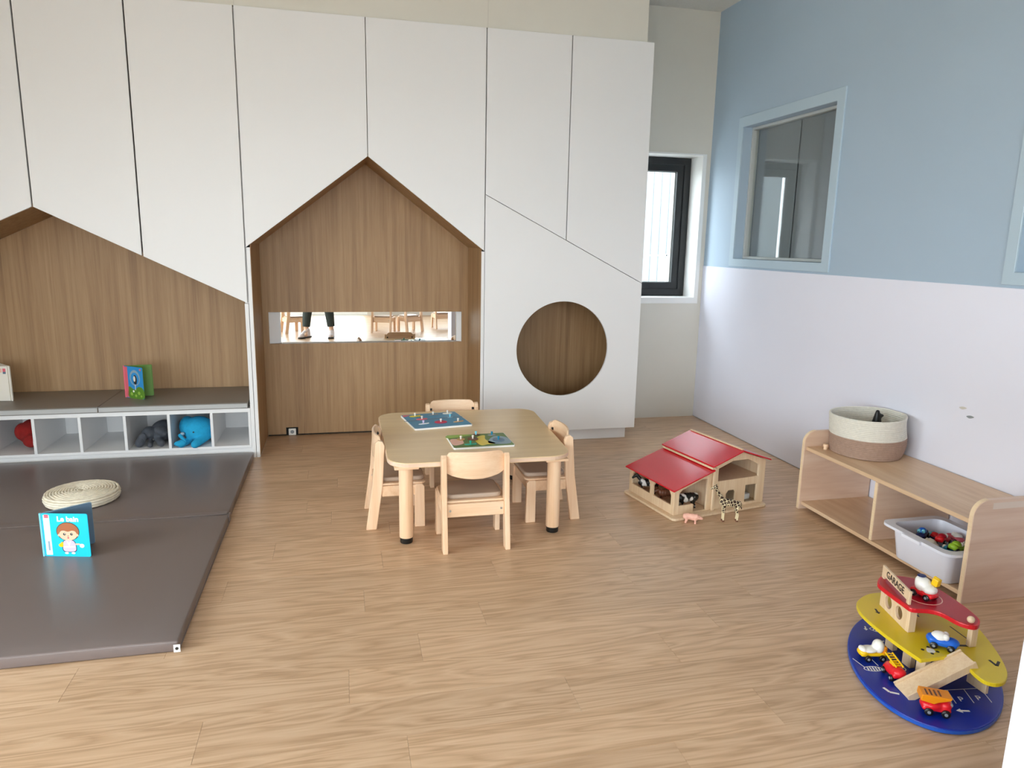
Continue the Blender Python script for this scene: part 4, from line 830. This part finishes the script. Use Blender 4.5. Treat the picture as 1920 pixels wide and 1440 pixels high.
# ramp with kerbs
ra, rb = Vector((1.825, 1.830, .019)), Vector((2.046, 1.792, .142)); Mr = frameM(ra, rb - ra, (.13, .99, 0)); Lr = (rb - ra).length
rp_ = put('ramp', fin(platebm([(0, -.0385), (Lr, -.0385), (Lr, .0385), (0, .0385)], (), 'z', 0, .006, .001, 1, Mr)), TW, gr)
for s in (-1, 1): put('kerb', fin(platebm(rrect(0, Lr, s * .037 - .004, s * .037 + .004, .003, 3), (), 'z', -.012 if s < 0 else 0, .015, .001, 1, Mr)), TW, rp_)
# painted markings
def mark(poly, z, m_, nm='marking', M=None): put(nm, fin(platebm(poly, (), 'z', z, z + .0004, 0, 1, M)), m_, gr)
def line(a, b, wd, z, m_):
    d = Vector((b[0] - a[0], b[1] - a[1])); n_ = Vector((-d.y, d.x)).normalized() * wd / 2
    mark([(a[0] - n_.x, a[1] - n_.y), (b[0] - n_.x, b[1] - n_.y), (b[0] + n_.x, b[1] + n_.y), (a[0] + n_.x, a[1] + n_.y)], z, m_)
for dx in (0, -.062, -.124): line((2.116 + dx * 1.0, 1.795 + dx * -.12), (2.087 + dx, 1.722 + dx * -.16), .0022, .018, 'white')
line((2.12, 1.795), (1.985, 1.812), .0022, .018, 'white')
def arrow(c, ang, s, z, m_):
    M = Matrix.Translation((c[0], c[1], 0)) @ Matrix.Rotation(ang, 4, 'Z'); mark([(-s, -.18 * s), (.2 * s, -.18 * s), (.2 * s, -.5 * s), (s, 0), (.2 * s, .5 * s), (.2 * s, .18 * s), (-s, .18 * s)], z, m_, 'arrow', M)
arrow((1.953, 1.705), R(165), .022, .018, 'white'); arrow((2.0, 2.22), R(-120), .016, .018, 'white'); arrow((1.99, 2.12), R(-160), .016, .018, 'white'); arrow((1.905, 1.87), R(170), .018, .018, 'white')
arrow((1.98, 2.15), R(-110), .02, YZ, 'ink'); arrow((2.115, 2.10), R(70), .018, YZ, 'ink'); arrow((2.08, 1.97), R(70), .02, YZ, 'ink')
line((1.785, 1.868), (1.788, 1.842), .009, .018, 'white'); line((1.788, 1.842), (1.812, 1.825), .009, .018, 'white')
line((2.123, 1.786), (2.118, 1.751), .009, YZ, 'ink'); line((2.118, 1.751), (2.148, 1.771), .009, YZ, 'ink')
line((2.09, 1.885), (2.135, 1.872), .012, YZ, 'ink'); line((2.17, 2.0), (2.16, 1.9), .004, YZ, 'ink')
for x, y_, z, m_ in ((1.998, 1.757, .0184, 'white'), (2.062, 1.750, .0184, 'white'), (2.05, 2.044, YZ + .0004, 'ink')):
    text('parking_letter', 'P', .036, Matrix.Translation((x, y_, z)) @ Matrix.Rotation(R(-20), 4, 'Z'), m_, gr, .0002)
def zebra(c, ang, n=5):
    M = Matrix.Translation((c[0], c[1], 0)) @ Matrix.Rotation(ang, 4, 'Z')
    put('crossing_ring', fin(platebm(circ(0, 0, .034, 24, .016), [circ(0, 0, .031, 24, .0135)], 'z', .018, .0184, 0, 1, M)), 'white', gr)
    for k in range(n):
        x = -.02 + .01 * k; h_ = .012 * math.sqrt(max(0, 1 - (x / .031) ** 2)); mark([(x - .002, -h_), (x + .003, -h_), (x + .005, h_), (x, h_)], .018, 'white', 'stripe', M)
zebra((1.83, 1.972), R(-12)); zebra((2.04, 2.195), R(-40)); line((1.802, 2.045), (1.806, 1.985), .0025, .018, 'white'); line((1.868, 2.03), (1.862, 1.985), .0025, .018, 'white')
for x, y_ in ((1.955, 2.045), (1.935, 1.95)): put('target', fin(platebm(circ(x, y_, .013, 20), [circ(x, y_, .009, 20)], 'z', .018, .0184)), 'white', gr)
mark(catmull([(1.952, 1.87), (1.968, 1.893), (1.985, 1.882), (1.975, 1.862)], 4), YZ, 'paper', 'turtle_shell')
for dx, dy in ((-.022, .01), (.02, -.012), (-.008, -.018), (.01, .02)): mark(circ(1.968 + dx, 1.877 + dy, .006, 10), YZ, 'ink', 'turtle_foot')

# ================================================================== PERSON REFLECTED IN THE MIRROR
pn = root('person', (-.36, -.2, 0)); tag(pn, 'person in dark trousers and white sneakers reflected in the mirror', 'person')
bm = bmesh.new(); hip = (-.36, -.28, .9); ch = (-.34, -.33, 1.3)
for s, fx in ((-1, -.55), (1, -.17)):
    hp = (-.36 + s * .09, -.28, .9); kn = (-.36 + s * .15, -.2, .49); an = (fx, -.16, .1)
    cone(bm, hp, kn, .083, .056); cone(bm, kn, (an[0] - s * .012, an[1] - .012, .32), .055, .05); cone(bm, (an[0] - s * .012, an[1] - .012, .32), an, .05, .034); cone(bm, an, (fx, -.04, .05), .034, .03)
ball(bm, hip, (.165, .11, .11)); ball(bm, (-.35, -.31, 1.1), (.14, .095, .2)); ball(bm, ch, (.17, .105, .15)); cone(bm, (-.335, -.335, 1.4), (-.32, -.325, 1.52), .05, .048)
ball(bm, (-.31, -.31, 1.6), (.075, .092, .112)); ball(bm, (-.31, -.225, 1.585), (.011, .02, .018)); ball(bm, (-.31, -.235, 1.55), (.026, .012, .008))
for s in (-1, 1):
    ball(bm, (-.31 + s * .076, -.32, 1.595), (.012, .02, .03)); shd = (-.34 + s * .18, -.33, 1.38); el = (-.2 + s * .2, -.2, 1.2); wr_ = (-.01 + s * .06, -.11, 1.43)
    cone(bm, shd, el, .052, .042); cone(bm, el, wr_, .041, .028); pm = (-.005 + s * .07, -.085, 1.475); cone(bm, wr_, pm, .028, .03)
    for k, ln in enumerate((.05, .058, .055, .042)):
        b0 = Vector((-.0 + s * .078, -.075, 1.515 - k * .018)); m0 = b0 + Vector((-s * .012, .03, .004)); e0 = m0 + Vector((-s * ln * .6, .006, 0)); cone(bm, pm, b0, .014, .009); cone(bm, b0, m0, .009, .0085); cone(bm, m0, e0, .0085, .0075)
    cone(bm, pm, (s * .055, -.105, 1.5), .013, .01); cone(bm, (s * .055, -.105, 1.5), (s * .038, -.1, 1.525), .010, .008)
fused('body', bm, .0095, 'skin', pn, 4)
bm = bmesh.new(); ball(bm, (-.31, -.328, 1.625), (.086, .1, .105)); ball(bm, (-.31, -.37, 1.56), (.08, .07, .12)); hr = fused('hair', bm, .01, 'hair_dark', pn, 4)
for s in (-1, 1): lathe('eye', [(0, 0), (.012, 0), (.008, .004), (0, .005)], 'white', pn, 12, Matrix.Translation((-.31 + s * .031, -.224, 1.602)) @ Matrix.Rotation(-PI / 2, 4, 'X')); lathe('pupil', [(0, 0), (.005, 0), (0, .001)], 'toy_black', pn, 10, Matrix.Translation((-.31 + s * .031, -.2185, 1.602)) @ Matrix.Rotation(-PI / 2, 4, 'X'))
bm = bmesh.new(); ball(bm, (-.36, -.28, .92), (.175, .12, .12))
for s, fx in ((-1, -.55), (1, -.17)):
    kn = (-.36 + s * .15, -.2, .49); cone(bm, (-.36 + s * .09, -.28, .88), kn, .098, .074); tubebm([kn, (fx - s * .016, -.17, .3), (fx - s * .004, -.166, .165)], [.074, .066, .058], 18, bm)
fused('trousers', bm, .009, 'trouser_cloth', pn, 3)
bm = bmesh.new(); ball(bm, (-.35, -.31, 1.1), (.158, .112, .21)); ball(bm, (-.34, -.33, 1.3), (.188, .12, .14))
for s in (-1, 1): cone(bm, (-.34 + s * .18, -.33, 1.38), (-.2 + s * .2, -.2, 1.2), .064, .054); cone(bm, (-.2 + s * .2, -.2, 1.2), (-.02 + s * .08, -.125, 1.4), .053, .04)
fused('jumper', bm, .011, 'jumper_cloth', pn, 3)
for s, fx, a in ((-1, -.55, -.5), (1, -.17, -.06)):
    M = Matrix.Translation((fx, -.13, 0)) @ Matrix.Rotation(-a, 4, 'Z')
    bm = bmesh.new(); cone(bm, (0, -.045, .045), (0, .12, .04), .046, .038); ball(bm, (0, .03, .07), (.042, .08, .045)); cone(bm, (0, -.04, .07), (0, -.035, .11), .044, .043); ball(bm, (0, .14, .042), (.043, .05, .032)); bmesh.ops.transform(bm, matrix=M, verts=bm.verts)
    shoe = fused('sneaker', bm, .007, 'shoe_white', pn, 3)
    put('sole', fin(platebm(catmull([(-.045, -.06), (-.04, -.095), (0, -.105), (.04, -.095), (.045, -.06), (.042, .05), (.05, .13), (.035, .18), (0, .193), (-.035, .18), (-.05, .13), (-.042, .05)], 3), (), 'z', .001, .022, .004, 1, M)), 'toy_black', shoe)
    for k in range(4): tube('lace', [M @ Vector((x, .03 + .022 * k, .116 - .011 * k - abs(x) * .35)) for x in (-.028, -.014, 0, .014, .028)], .004, 'white', shoe, 6)
ph = root('smartphone', (0, -.075, 1.5)); tag(ph, 'black smartphone held up by the person', 'phone')
put('body', fin(platebm(rrect(-.075, .075, 1.465, 1.538, .008, 4), (), 'y', -.079, -.071, .001)), 'black_plastic', ph)
put('screen', fin(platebm(rrect(-.071, .071, 1.469, 1.534, .006, 4), (), 'y', -.0793, -.0789)), 'dust_blue', ph)
